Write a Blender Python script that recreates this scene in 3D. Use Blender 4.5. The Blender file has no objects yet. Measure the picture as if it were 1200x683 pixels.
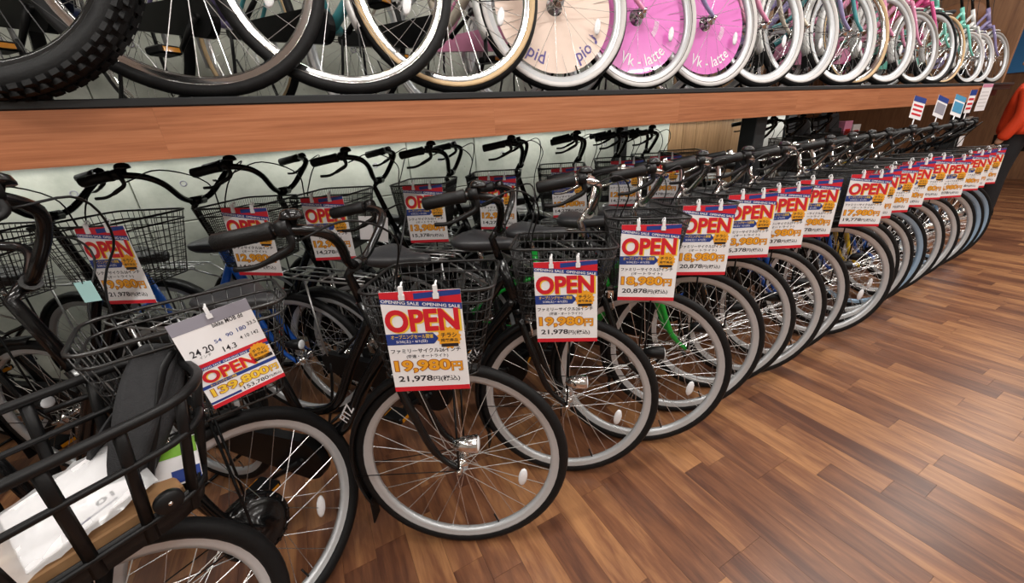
import bpy, math, random
from mathutils import Vector, Matrix
random.seed(7)
SC = bpy.context.scene
COL = SC.collection
PI = math.pi
def R_(d): return math.radians(d)

# ------------------------------------------------------------------ camera, world, lights, exposure
YAW, PITCH, ROLL, FPX, EYE = R_(26.756), R_(22.7835), R_(-3.7256), 450.0, 1.2616
fwd = Vector((math.sin(YAW)*math.cos(PITCH), math.cos(YAW)*math.cos(PITCH), -math.sin(PITCH)))
rgt0 = Vector((math.cos(YAW), -math.sin(YAW), 0)); up0 = rgt0.cross(fwd)
rgt = math.cos(ROLL)*rgt0 + math.sin(ROLL)*up0
upv = -math.sin(ROLL)*rgt0 + math.cos(ROLL)*up0
camd = bpy.data.cameras.new('camera'); cam = bpy.data.objects.new('camera', camd); COL.objects.link(cam)
camd.sensor_fit = 'HORIZONTAL'; camd.sensor_width = 36.0; camd.lens = FPX/1200*36.0
camd.clip_start = 0.02; camd.clip_end = 60
M = Matrix.Identity(4)
for i in range(3):
    M[i][0] = rgt[i]; M[i][1] = upv[i]; M[i][2] = -fwd[i]
M[0][3], M[1][3], M[2][3] = 0, 0, EYE
cam.matrix_world = M
SC.camera = cam
SC.view_settings.view_transform = 'Standard'; SC.view_settings.look = 'None'
SC.view_settings.gamma = 1.0; SC.view_settings.use_curve_mapping = False
SC.view_settings.exposure = 0.0
world = bpy.data.worlds.new('world'); SC.world = world; world.use_nodes = True
world.node_tree.nodes['Background'].inputs[0].default_value = (0.9, 0.95, 1.0, 1)
world.node_tree.nodes['Background'].inputs[1].default_value = 0.04

def area(name, loc, sx, sy, power, rot=(0, 0, 0), col=(1, 0.97, 0.92)):
    l = bpy.data.lights.new(name, 'AREA'); l.shape = 'RECTANGLE'; l.size = sx; l.size_y = sy
    l.energy = power; l.color = col
    o = bpy.data.objects.new(name, l); COL.objects.link(o); o.location = loc; o.rotation_euler = rot
    return o
CEIL = 2.95
LIGHT_ROWS = [(-2.6, 55), (-0.9, 82), (0.6, 96), (1.9, 26)]       # y of each ceiling tube row, watts per lamp
LIGHT_X = [-1.6, 0.6, 2.8, 5.0, 7.2]
for ly, lw in LIGHT_ROWS:
    for lx in LIGHT_X:
        area('ceiling_tube_light', (lx, ly, CEIL-0.075), 1.25, 0.05, lw*0.26)
for lx in (-1.1, 0.35, 1.8, 3.3, 4.8):                              # slim strip lamps under the upper deck
    area('under_shelf_light', (lx, 2.52, 1.325), 1.3, 0.03, 4.4, (R_(18), 0, 0), (1.0, 1.0, 0.95))

# ------------------------------------------------------------------ mesh helpers
def cat(pts, n=6, closed=False):
    P = [Vector(p) for p in pts]; out = []; N = len(P)
    rng = range(N) if closed else range(N-1)
    for i in rng:
        p0 = P[(i-1) % N] if (closed or i > 0) else P[0]*2-P[1]
        p1 = P[i]; p2 = P[(i+1) % N]
        p3 = P[(i+2) % N] if (closed or i+2 < N) else P[-1]*2-P[-2]
        for k in range(n):
            t = k/n
            out.append(0.5*((2*p1)+(p2-p0)*t+(2*p0-5*p1+4*p2-p3)*t*t+(3*p1-p0-3*p2+p3)*t**3))
    if not closed: out.append(P[-1])
    return out

class MB:
    def __init__(s): s.v = []; s.f = []; s.sm = []
    def add(s, vs, fs, smooth=False):
        b = len(s.v); s.v += [tuple(v) for v in vs]
        for f in fs: s.f.append([i+b for i in f]); s.sm.append(smooth)
    def tube(s, pts, r, n=6, closed=False, smooth=True, flat=None):
        P = [Vector(p) for p in pts]; N = len(P)
        rr = r if isinstance(r, (list, tuple)) else [r]*N
        T = []
        for i in range(N):
            a = P[(i-1) % N] if (closed or i > 0) else P[i]
            b = P[(i+1) % N] if (closed or i < N-1) else P[i]
            d = b-a
            T.append(d.normalized() if d.length > 1e-9 else Vector((1, 0, 0)))
        ref = Vector((0, 0, 1)) if abs(T[0].z) < 0.9 else Vector((1, 0, 0))
        u = (ref-T[0]*ref.dot(T[0])).normalized(); vs = []
        for i in range(N):
            u = u-T[i]*u.dot(T[i])
            u = u.normalized() if u.length > 1e-6 else T[i].orthogonal().normalized()
            w = T[i].cross(u)
            for k in range(n):
                a = 2*PI*k/n
                c, q = math.cos(a), math.sin(a)
                if flat: q *= flat
                vs.append(P[i]+rr[i]*(c*u+q*w))
        fs = []
        for i in range(N if closed else N-1):
            j = (i+1) % N
            for k in range(n):
                l = (k+1) % n
                fs.append((i*n+k, i*n+l, j*n+l, j*n+k))
        s.add(vs, fs, smooth)
        if not closed:
            b = len(s.v)-len(vs)
            s.f.append([b+k for k in reversed(range(n))]); s.sm.append(False)
            s.f.append([b+(N-1)*n+k for k in range(n)]); s.sm.append(False)
    def box(s, c, d, m=None):
        x, y, z = d[0]/2, d[1]/2, d[2]/2
        vs = [Vector((a, b, e)) for a in (-x, x) for b in (-y, y) for e in (-z, z)]
        if m is not None: vs = [m @ v for v in vs]
        vs = [v+Vector(c) for v in vs]
        s.add(vs, [(0, 1, 3, 2), (4, 6, 7, 5), (0, 4, 5, 1), (2, 3, 7, 6), (0, 2, 6, 4), (1, 5, 7, 3)])
    def rbox(s, c, d, b=0.004):
        # box with chamfered vertical edges and top
        x, y, z = d[0]/2, d[1]/2, d[2]/2; c = Vector(c)
        def ring(x, y, z, b): return [(-x+b, -y, z), (x-b, -y, z), (x, -y+b, z), (x, y-b, z), (x-b, y, z), (-x+b, y, z), (-x, y-b, z), (-x, -y+b, z)]
        rings = [ring(x-b, y-b, -z, b), ring(x, y, -z+b, b), ring(x, y, z-b, b), ring(x-b, y-b, z, b)]
        vs = [Vector(p)+c for r in rings for p in r]; fs = []
        for i in range(3):
            for k in range(8):
                l = (k+1) % 8; fs.append((i*8+k, i*8+l, i*8+8+l, i*8+8+k))
        fs.append(tuple(reversed(range(8)))); fs.append(tuple(range(24, 32)))
        s.add(vs, fs, False)
    def lathe(s, prof, c, seg=48, closed=True, smooth=True, axis='Y'):
        # prof: (radius, along-axis); closed joins the last ring of the profile with the first
        c = Vector(c); n = len(prof); vs = []
        for i in range(seg):
            a = 2*PI*i/seg; ca, sa = math.cos(a), math.sin(a)
            for r, h in prof:
                if axis == 'Y': p = Vector((r*ca, h, r*sa))
                elif axis == 'X': p = Vector((h, r*ca, r*sa))
                else: p = Vector((r*ca, r*sa, h))
                vs.append(p+c)
        fs = []
        for i in range(seg):
            j = (i+1) % seg
            for k in range(n if closed else n-1):
                l = (k+1) % n
                fs.append((i*n+k, i*n+l, j*n+l, j*n+k))
        s.add(vs, fs, smooth)
    def ell(s, c, r, nu=12, nv=8):
        c = Vector(c); vs = []; fs = []
        for j in range(1, nv):
            t = PI*j/nv
            for i in range(nu):
                a = 2*PI*i/nu
                vs.append(c+Vector((r[0]*math.sin(t)*math.cos(a), r[1]*math.sin(t)*math.sin(a), r[2]*math.cos(t))))
        for j in range(nv-2):
            for i in range(nu):
                k = (i+1) % nu; fs.append((j*nu+i, j*nu+nu+i, j*nu+nu+k, j*nu+k))
        vs += [c+Vector((0, 0, r[2])), c-Vector((0, 0, r[2]))]; T = len(vs)-2
        for i in range(nu):
            k = (i+1) % nu; fs.append((T, i, k)); fs.append((T+1, (nv-2)*nu+k, (nv-2)*nu+i))
        s.add(vs, fs, True)
    def loft(s, rings, smooth=True, cap=True):
        n = len(rings[0]); vs = [Vector(p) for r in rings for p in r]; fs = []
        for i in range(len(rings)-1):
            for k in range(n):
                l = (k+1) % n; fs.append((i*n+k, i*n+l, i*n+n+l, i*n+n+k))
        s.add(vs, fs, smooth)
        if cap:
            b = len(s.v)-len(vs)
            s.f.append([b+k for k in reversed(range(n))]); s.sm.append(False)
            s.f.append([b+(len(rings)-1)*n+k for k in range(n)]); s.sm.append(False)
    def poly(s, pts, th=None):
        # flat polygon in xy, optional thickness downwards
        n = len(pts)
        if th is None: s.add([(p[0], p[1], p[2] if len(p) > 2 else 0) for p in pts], [tuple(range(n))])
        else:
            top = [(p[0], p[1], th) for p in pts]; bot = [(p[0], p[1], 0) for p in pts]
            s.add(top+bot, [tuple(range(n)), tuple(reversed(range(n, 2*n)))]+[(n+i, n+(i+1) % n, (i+1) % n, i) for i in range(n)])
    def xf(s, fn): s.v = [tuple(fn(Vector(v))) for v in s.v]; return s
    def mesh(s, name):
        m = bpy.data.meshes.new(name); m.from_pydata(s.v, [], s.f)
        m.polygons.foreach_set('use_smooth', s.sm); m.update(); return m
    def build(s, name, mat, parent=None, kind=None):
        return link(name, s.mesh(name), mat, parent, kind)

def link(name, me, mat=None, parent=None, kind=None):
    o = bpy.data.objects.new(name, me); COL.objects.link(o)
    if mat is not None:
        if len(me.materials) == 0: me.materials.append(mat)
        elif me.materials[0] is not mat:
            o.material_slots[0].link = 'OBJECT'; o.material_slots[0].material = mat
    if parent is not None: o.parent = parent
    if kind: o['kind'] = kind
    return o
def thing(name, label, catg, group=None, loc=(0, 0, 0), rz=0):
    o = bpy.data.objects.new(name, None); COL.objects.link(o); o.empty_display_size = 0.1
    o.location = loc; o.rotation_euler = (0, 0, rz); tag(o, label, catg, group); return o
def tag(o, label=None, catg=None, group=None, kind=None):
    if label: o['label'] = label
    if catg: o['category'] = catg
    if group: o['group'] = group
    if kind: o['kind'] = kind
    return o
def copy_tree(o, parent=None):
    c = o.copy(); COL.objects.link(c)
    if parent is not None: c.parent = parent
    for ch in list(o.children): copy_tree(ch, c)
    return c
def paint(o, mat):
    o.material_slots[0].link = 'OBJECT'; o.material_slots[0].material = mat

# ------------------------------------------------------------------ materials
def srgb(r, g, b):
    f = lambda c: (c/255/12.92) if c/255 <= 0.04045 else ((c/255+0.055)/1.055)**2.4
    return (f(r), f(g), f(b), 1)
def mat(name, col, rough=0.5, metal=0.0, var=0.06, scale=30, bump=0.0, bscale=80, coat=0.0, trans=0.0, alpha=1.0, emit=0.0, spec=0.5):
    m = bpy.data.materials.new(name); m.use_nodes = True; nt = m.node_tree; b = nt.nodes['Principled BSDF']
    if len(col) == 3: col = (*col, 1)
    b.inputs['Roughness'].default_value = rough; b.inputs['Metallic'].default_value = metal
    b.inputs['Coat Weight'].default_value = coat; b.inputs['Transmission Weight'].default_value = trans
    b.inputs['Alpha'].default_value = alpha; b.inputs['Specular IOR Level'].default_value = spec
    if emit: b.inputs['Emission Color'].default_value = col; b.inputs['Emission Strength'].default_value = emit
    b.inputs['Base Color'].default_value = col
    if var or bump:
        tc = nt.nodes.new('ShaderNodeTexCoord')
        if var:
            n = nt.nodes.new('ShaderNodeTexNoise'); n.inputs['Scale'].default_value = scale; n.inputs['Detail'].default_value = 3
            nt.links.new(tc.outputs['Object'], n.inputs['Vector'])
            mx = nt.nodes.new('ShaderNodeMix'); mx.data_type = 'RGBA'
            mx.inputs['A'].default_value = tuple(max(0, c*(1-var)) for c in col[:3])+(1,)
            mx.inputs['B'].default_value = tuple(min(1, c*(1+var)+var*0.02) for c in col[:3])+(1,)
            nt.links.new(n.outputs['Fac'], mx.inputs['Factor']); nt.links.new(mx.outputs['Result'], b.inputs['Base Color'])
        if bump:
            n2 = nt.nodes.new('ShaderNodeTexNoise'); n2.inputs['Scale'].default_value = bscale
            nt.links.new(tc.outputs['Object'], n2.inputs['Vector'])
            bp = nt.nodes.new('ShaderNodeBump'); bp.inputs['Strength'].default_value = bump; bp.inputs['Distance'].default_value = 0.002
            nt.links.new(n2.outputs['Fac'], bp.inputs['Height']); nt.links.new(bp.outputs['Normal'], b.inputs['Normal'])
    return m

def wood_mat(name, c0, c1, c2, stretch, rough=0.4, per_plank=True, scale=1.0, rings=True, coat=0.0):
    """plank wood: grain noise stretched along one axis, board-to-board tone from object / island random"""
    m = bpy.data.materials.new(name); m.use_nodes = True; nt = m.node_tree; N = nt.nodes; L = nt.links
    b = N['Principled BSDF']; b.inputs['Roughness'].default_value = rough; b.inputs['Coat Weight'].default_value = coat
    tc = N.new('ShaderNodeTexCoord'); mp = N.new('ShaderNodeMapping'); mp.inputs['Scale'].default_value = stretch
    L.new(tc.outputs['Object'], mp.inputs['Vector'])
    oi = N.new('ShaderNodeObjectInfo'); ge = N.new('ShaderNodeNewGeometry')
    ad = N.new('ShaderNodeMath'); ad.operation = 'ADD'; L.new(oi.outputs['Random'], ad.inputs[0]); L.new(ge.outputs['Random Per Island'], ad.inputs[1])
    fr = N.new('ShaderNodeMath'); fr.operation = 'FRACT'; L.new(ad.outputs[0], fr.inputs[0])
    off = N.new('ShaderNodeVectorMath'); off.operation = 'ADD'
    sc = N.new('ShaderNodeMath'); sc.operation = 'MULTIPLY'; sc.inputs[1].default_value = 37.0; L.new(fr.outputs[0], sc.inputs[0])
    L.new(mp.outputs['Vector'], off.inputs[0]); L.new(sc.outputs[0], off.inputs[1])
    n = N.new('ShaderNodeTexNoise'); n.inputs['Scale'].default_value = 3.0*scale; n.inputs['Detail'].default_value = 5; n.inputs['Roughness'].default_value = 0.62
    n.inputs['Distortion'].default_value = 0.5
    L.new(off.outputs[0], n.inputs['Vector'])
    n2 = N.new('ShaderNodeTexNoise'); n2.inputs['Scale'].default_value = 14*scale; n2.inputs['Detail'].default_value = 3
    L.new(off.outputs[0], n2.inputs['Vector'])
    r = N.new('ShaderNodeValToRGB'); r.color_ramp.elements[0].color = c0; r.color_ramp.elements[0].position = 0.3
    r.color_ramp.elements[1].color = c2; r.color_ramp.elements[1].position = 0.72
    e = r.color_ramp.elements.new(0.5); e.color = c1
    # mix plank tone and grain
    a1 = N.new('ShaderNodeMath'); a1.operation = 'MULTIPLY'; a1.inputs[1].default_value = 0.29 if per_plank else 0.05; L.new(fr.outputs[0], a1.inputs[0])
    a2 = N.new('ShaderNodeMath'); a2.operation = 'MULTIPLY_ADD'; a2.inputs[1].default_value = 0.74; L.new(n.outputs['Fac'], a2.inputs[0]); L.new(a1.outputs[0], a2.inputs[2])
    a3 = N.new('ShaderNodeMath'); a3.operation = 'MULTIPLY_ADD'; a3.inputs[1].default_value = 0.18; L.new(n2.outputs['Fac'], a3.inputs[0]); L.new(a2.outputs[0], a3.inputs[2])
    a4 = N.new('ShaderNodeMath'); a4.operation = 'SUBTRACT'; a4.inputs[1].default_value = 0.11 if per_plank else 0.0; L.new(a3.outputs[0], a4.inputs[0])
    L.new(a4.outputs[0], r.inputs['Fac']); L.new(r.outputs['Color'], b.inputs['Base Color'])
    bp = N.new('ShaderNodeBump'); bp.inputs['Strength'].default_value = 0.12; bp.inputs['Distance'].default_value = 0.001
    L.new(n2.outputs['Fac'], bp.inputs['Height']); L.new(bp.outputs['Normal'], b.inputs['Normal'])
    return m

def concrete_mat():
    m = bpy.data.materials.new('concrete'); m.use_nodes = True; nt = m.node_tree; N = nt.nodes; L = nt.links
    b = N['Principled BSDF']; b.inputs['Roughness'].default_value = 0.75
    tc = N.new('ShaderNodeTexCoord')
    n = N.new('ShaderNodeTexNoise'); n.inputs['Scale'].default_value = 2.2; n.inputs['Detail'].default_value = 8; n.inputs['Roughness'].default_value = 0.65
    L.new(tc.outputs['Object'], n.inputs['Vector'])
    r = N.new('ShaderNodeValToRGB'); r.color_ramp.elements[0].position = 0.3; r.color_ramp.elements[1].position = 0.7
    r.color_ramp.elements[0].color = srgb(146, 150, 138); r.color_ramp.elements[1].color = srgb(206, 208, 196)
    L.new(n.outputs['Fac'], r.inputs['Fac'])
    v = N.new('ShaderNodeTexVoronoi'); v.inputs['Scale'].default_value = 9; L.new(tc.outputs['Object'], v.inputs['Vector'])
    vr = N.new('ShaderNodeValToRGB'); vr.color_ramp.elements[0].position = 0.02; vr.color_ramp.elements[1].position = 0.07
    vr.color_ramp.elements[0].color = (0.62, 0.62, 0.6, 1); vr.color_ramp.elements[1].color = (1, 1, 1, 1)
    L.new(v.outputs['Distance'], vr.inputs['Fac'])
    mx = N.new('ShaderNodeMix'); mx.data_type = 'RGBA'; mx.blend_type = 'MULTIPLY'; mx.inputs['Factor'].default_value = 0.7
    L.new(r.outputs['Color'], mx.inputs['A']); L.new(vr.outputs['Color'], mx.inputs['B']); L.new(mx.outputs['Result'], b.inputs['Base Color'])
    n2 = N.new('ShaderNodeTexNoise'); n2.inputs['Scale'].default_value = 40; L.new(tc.outputs['Object'], n2.inputs['Vector'])
    bp = N.new('ShaderNodeBump'); bp.inputs['Strength'].default_value = 0.25; bp.inputs['Distance'].default_value = 0.003
    L.new(n2.outputs['Fac'], bp.inputs['Height']); L.new(bp.outputs['Normal'], b.inputs['Normal'])
    return m

FLOORW = wood_mat('floor_wood', srgb(86, 52, 38), srgb(126, 82, 56), srgb(174, 124, 82), (7.5, 0.9, 7.5), rough=0.34)
FASCIAW = wood_mat('fascia_wood', srgb(150, 88, 56), srgb(180, 114, 76), srgb(200, 136, 98), (0.7, 6, 24), rough=0.42, per_plank=False)
PANELW = wood_mat('panel_wood', srgb(126, 94, 62), srgb(152, 118, 82), srgb(172, 138, 100), (14, 14, 0.9), rough=0.5)
ENDW = wood_mat('end_wood', srgb(112, 76, 52), srgb(138, 98, 68), srgb(158, 116, 82), (9, 9, 0.8), rough=0.5, per_plank=False)
CONC = concrete_mat()
PLASTER = mat('plaster', srgb(190, 190, 184), 0.8, var=0.04, scale=6, bump=0.1)
CEILM = mat('ceiling_white', srgb(226, 226, 222), 0.9, var=0.02)
BLACKST = mat('black_steel', srgb(34, 36, 38), 0.45, var=0.1, scale=12)
DARKGAP = mat('dark_gap', srgb(40, 28, 22), 0.9)
BLACK = mat('gloss_black', (0.003, 0.003, 0.0035), 0.2, var=0.2, coat=0.15, spec=0.4)
BLACKM = mat('matt_black', (0.005, 0.005, 0.0055), 0.4, var=0.2, spec=0.28)
RUBBER = mat('rubber', (0.006, 0.006, 0.0065), 0.55, var=0.2, scale=60, bump=0.3, bscale=200, spec=0.22)
TANR = mat('tan_sidewall', srgb(206, 176, 134), 0.6)
WHITER = mat('white_sidewall', srgb(208, 204, 202), 0.55)
GREYR = mat('grey_sidewall', srgb(150, 144, 138), 0.55)
CHROME = mat('chrome', (0.8, 0.8, 0.8), 0.14, metal=1.0, var=0.03)
ALU = mat('brushed_aluminium', (0.60, 0.62, 0.64), 0.34, metal=0.4, var=0.05, scale=120)
SPOKE = mat('stainless_spoke', (0.72, 0.72, 0.72), 0.26, metal=0.9, var=0)
DSPOKE = mat('black_spoke', (0.02, 0.02, 0.02), 0.35, var=0)
VINYL = mat('saddle_vinyl', (0.04, 0.04, 0.043), 0.42, var=0.12, scale=50, bump=0.35, bscale=260)
GRIPM = mat('grip_rubber', (0.007, 0.007, 0.0075), 0.45, var=0.15, bump=0.4, bscale=300, spec=0.28)
WIRE = mat('black_wire', (0.012, 0.012, 0.012), 0.35, var=0.1)
STEELW = mat('steel_wire', (0.08, 0.08, 0.08), 0.3, metal=0.8, var=0.05)
SWIRE = mat('silver_wire', (0.5, 0.5, 0.5), 0.3, metal=0.9, var=0.05)
REFL = mat('clear_reflector', (0.86, 0.86, 0.88), 0.18, var=0.1, scale=200, coat=0.5)
AMBER = mat('amber_reflector', srgb(232, 150, 24), 0.25, var=0.1, coat=0.5)
REDREF = mat('red_reflector', srgb(190, 20, 22), 0.25, var=0.1, coat=0.5)
GLASS = mat('lamp_lens', (0.85, 0.87, 0.9), 0.1, var=0.05, coat=1.0)
PAPER = mat('paper_white', srgb(246, 244, 246), 0.5, var=0.01)
RED = mat('print_red', srgb(214, 32, 48), 0.45, var=0.03)
NAVY = mat('print_navy', srgb(34, 62, 140), 0.45, var=0.03)
YEL = mat('print_yellow', srgb(250, 208, 62), 0.45, var=0.03)
ORA = mat('print_orange', srgb(244, 170, 42), 0.45, var=0.03)
DORA = mat('print_dark_orange', srgb(170, 84, 16), 0.45, var=0.03)
INK = mat('print_black', srgb(36, 32, 40), 0.5, var=0.03)
GREYP = mat('print_grey', srgb(150, 148, 160), 0.5, var=0.03)
LGREYP = mat('print_light_grey', srgb(206, 204, 206), 0.5, var=0.03)
CLIPM = mat('clip_plastic', (0.9, 0.9, 0.92), 0.2, var=0.02, coat=0.3)
CREAM = mat('cream_disc', srgb(240, 218, 204), 0.28, var=0.03, coat=0.4)
PINKD = mat('pink_disc', srgb(232, 126, 206), 0.26, var=0.03, coat=0.4)
PURPI = mat('print_purple', srgb(96, 84, 150), 0.4, var=0.03)
GOLDI = mat('print_gold', srgb(150, 122, 92), 0.4, var=0.03)
TUBE_E = mat('lit_tube', (1.0, 0.97, 0.92), 0.5, var=0, emit=6.0)
TUBE_S = mat('lit_strip', (0.97, 1.0, 0.95), 0.5, var=0, emit=3.0)
def paintm(n, *c): return mat(n, srgb(*c), 0.3, var=0.06, coat=0.5)
GREEN = paintm('green_paint', 24, 176, 60); BLUE = paintm('blue_paint', 22, 96, 200); YELLOW = paintm('yellow_paint', 228, 190, 28)
SKY = paintm('sky_paint', 130, 176, 218); WHITEP = paintm('white_paint', 226, 226, 224); LILAC = paintm('lilac_paint', 142, 132, 176)
MINT = paintm('mint_paint', 120, 204, 186); PINK = paintm('pink_paint', 232, 150, 186); TEAL = paintm('teal_paint', 74, 152, 158); NAVYP = paintm('navy_paint', 34, 44, 74)
SKYRIM = mat('pale_blue_rim', srgb(158, 188, 216), 0.3, metal=0.4, var=0.03)
HOT = paintm('hot_pink_paint', 224, 84, 150); CREAMP = paintm('cream_paint', 226, 214, 196)

# ------------------------------------------------------------------ room
def struct(name, mb, m, parent=None):
    o = mb.build(name, m, parent)
    if parent is None: o['kind'] = 'structure'
    return o
X0, X1, Y0, Y1 = -3.2, 10.5, -4.5, 2.75
mb = MB(); mb.box(((X0+X1)/2, (Y0+Y1)/2, -0.066), (X1-X0, Y1-Y0, 0.12)); floor = struct('floor', mb, DARKGAP)

def to_px(p):
    d = Vector(p)-Vector((0, 0, EYE)); z = d.dot(fwd)
    return (600+FPX*d.dot(rgt)/z, 341.5-FPX*d.dot(upv)/z, z)
PW = 0.101; rnd = random.Random(3); planks = []
x = X0+PW/2
while x < X1:
    y = Y0-rnd.random()*0.8
    while y < Y1:
        L = rnd.choice((0.36, 0.45, 0.54, 0.63, 0.78))
        y1 = min(y+L, Y1); ya = max(y, Y0)
        if y1-ya > 0.05: planks.append((x, ya, y1, L if (ya == y and y1 == y+L) else None))
        y += L
    x += PW
vis = []
for p in planks:
    if p[3] is None: continue
    c = (p[0], (p[1]+p[2])/2, 0); d = (Vector(c)-Vector((0, 0, EYE))).dot(fwd)
    if d < 0.3: continue
    u, v, z = to_px(c)
    if -60 < u < 1260 and 0 < v < 740 and c[1] < 1.75: vis.append((z, p))
vis.sort(key=lambda t: t[0]); single = {id(p) for _, p in vis[:285]}
pm = {}
def plank_mesh(L):
    if L not in pm:
        m_ = MB(); m_.box((0, 0, -0.004), (PW-0.0007, L-0.0007, 0.008)); pm[L] = m_.mesh('plank')
    return pm[L]
rest = MB()
for p in planks:
    if id(p) in single:
        o = link('plank', plank_mesh(p[3]), FLOORW, floor); o.location = (p[0], (p[1]+p[2])/2, 0)
    else: rest.box((p[0], (p[1]+p[2])/2, -0.004), (PW-0.0007, p[2]-p[1]-0.0007, 0.008))
rest.build('plank_field', FLOORW, floor, 'stuff')

mb = MB(); mb.box(((X0+X1)/2, (Y0+Y1)/2, CEIL+0.05), (X1-X0+0.2, Y1-Y0+0.2, 0.1)); ceil = struct('ceiling', mb, CEILM)
for ly, lw in LIGHT_ROWS:
    for lx in LIGHT_X:
        r_ = thing('ceiling_lamp', 'long white tube lamp fixed to the shop ceiling', 'lamp', 'ceiling tube lamps', (lx, ly, CEIL))
        m_ = MB(); m_.rbox((0, 0, -0.02), (1.3, 0.09, 0.04), 0.006); m_.build('housing', WHITEP, r_)
        m_ = MB(); m_.tube([(-0.62, 0, -0.052), (0.62, 0, -0.052)], 0.013, 10); m_.build('tube', TUBE_E, r_)
# rear wall: a dark backing, concrete panels to x=3.15, then vertical wood boards, then open towards the next room
mb = MB(); mb.box(((X0+4.3)/2, Y1+0.16, CEIL/2), (4.3-X0, 0.1, CEIL)); wall = struct('wall_back', mb, BLACKM)
seams = [X0, -2.2, -0.79, 0.667, 1.16, 2.16, 3.15]
for a, b_ in zip(seams[:-1], seams[1:]):
    for z0, z1 in ((0, 0.9), (0.9, CEIL)):
        m_ = MB(); m_.rbox(((a+b_)/2, Y1+0.055, (z0+z1)/2), (b_-a-0.005, 0.11, z1-z0-0.004), 0.004); m_.build('concrete_panel', CONC, wall)
    for z in (0.45, 1.1, 1.75):
        for xx in (a+0.22, b_-0.22):
            m_ = MB(); m_.lathe([(0.016, 0.0), (0.016, -0.003), (0.012, -0.0035), (0.011, 0.0)], (xx, Y1, z), 12); m_.build('tie_hole', GREYP, wall)
xx = 3.15
while xx < 4.27:
    m_ = MB(); m_.rbox((xx+0.0925, Y1+0.05, CEIL/2), (0.183, 0.1, CEIL), 0.003); m_.build('board', PANELW, wall); xx += 0.186
mb = MB(); mb.box((X0-0.05, (Y0+Y1)/2, CEIL/2), (0.1, Y1-Y0, CEIL)); struct('wall_left', mb, PLASTER)
mb = MB(); mb.box(((X0+X1)/2, Y0-0.05, CEIL/2), (X1-X0, 0.1, CEIL)); struct('wall_front', mb, PLASTER)
mb = MB(); mb.box((X1+0.05, (Y0+5.5)/2, CEIL/2), (0.1, 5.5-Y0, CEIL)); struct('wall_right', mb, ENDW)
# the space behind the open end of the rear wall
mb = MB(); mb.box((7.45, 4.1, -0.06), (6.3, 2.7, 0.12)); o = struct('floor_rear', mb, ENDW)
mb = MB(); mb.box((7.45, 5.5, CEIL/2), (6.3, 0.1, CEIL)); struct('wall_rear', mb, ENDW)
mb = MB(); mb.box((4.25, 4.15, CEIL/2), (0.1, 2.6, CEIL)); struct('wall_side', mb, PLASTER)
mb = MB(); mb.box((7.45, 4.15, CEIL+0.05), (6.3, 2.6, 0.1)); struct('ceiling_rear', mb, CEILM)

# ------------------------------------------------------------------ upper display deck
DZ = 1.393; FY = 1.42
deck = thing('display_deck', 'long upper bicycle deck with orange wood fascia and black steel posts', 'display deck', None, (0, FY, 0))
deck_l, deck_r = -3.1, 6.36
def dpart(name, m_, mt): return m_.build(name, mt, deck)
m_ = MB(); m_.box(((deck_l+deck_r)/2, 0.665, 1.365), (deck_r-deck_l, 1.30, 0.05)); dpart('deck_board', m_, BLACKST)
m_ = MB(); m_.rbox(((deck_l+deck_r)/2, 0.02, 1.3835), (deck_r-deck_l, 0.045, 0.021), 0.003); dpart('edge_strip', m_, BLACKST)
xj = [deck_l, -2.28, -1.29, -0.30, 0.69, 1.68, 2.67, 3.66, 4.65, 5.62]
for a, b_ in zip(xj[:-1], xj[1:]):
    m_ = MB(); m_.box(((a+b_)/2, 0.011, 1.308), (b_-a-0.0003, 0.02, 0.128)); dpart('fascia_board', m_, FASCIAW)
for px_ in (-2.6, 2.45, 5.64):
    m_ = MB(); m_.rbox((px_, 0.10, 0.67), (0.10, 0.10, 1.34), 0.005)
    p_ = dpart('post', m_, BLACKST)
    m_ = MB(); m_.rbox((px_, 1.22, 0.67), (0.08, 0.08, 1.34), 0.005); dpart('rear_post', m_, BLACKST)
    m_ = MB(); m_.rbox((px_, 0.10, 0.006), (0.16, 0.16, 0.012), 0.003); m_.build('foot_plate', BLACKST, p_)
for yy in (0.12, 0.62, 1.2):
    m_ = MB(); m_.box(((deck_l+deck_r)/2, yy, 1.315), (deck_r-deck_l, 0.05, 0.05)); dpart('beam', m_, BLACKST)
for i, lx in enumerate((-1.1, 0.35, 1.8, 3.3, 4.8)):
    r_ = thing('shelf_lamp', 'slim strip lamp under the upper bicycle deck', 'lamp', 'strip lamps under the deck', (lx, 2.53, 1.34))
    m_ = MB(); m_.rbox((0, 0, -0.004), (1.32, 0.035, 0.008), 0.002); m_.build('housing', WHITEP, r_)
# wooden panel that closes the far end of the upper deck
end = thing('end_panel', 'brown wooden end panel with two dark ovals above the far end of the deck', 'panel', None, (6.42, 1.45, 1.393))
m_ = MB(); m_.rbox((0.02, 0.72, 0.62), (0.05, 1.30, 1.24), 0.004); m_.build('board', ENDW, end)
OVAL = mat('oval_brown', srgb(150, 104, 72), 0.5, var=0.1)
for cy_, rz_ in ((0.55, 0.17), (0.92, 0.15)):
    m_ = MB(); m_.lathe([(0.0, -0.012), (0.2, -0.012), (0.21, -0.006), (0.21, 0.0)], (0, 0, 0), 28, closed=False, axis='X')
    m_.xf(lambda v: Vector((v.x-0.005, v.y*0.9+cy_, v.z*0.55+0.68+rz_*0))); m_.build('oval', OVAL, end)

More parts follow.
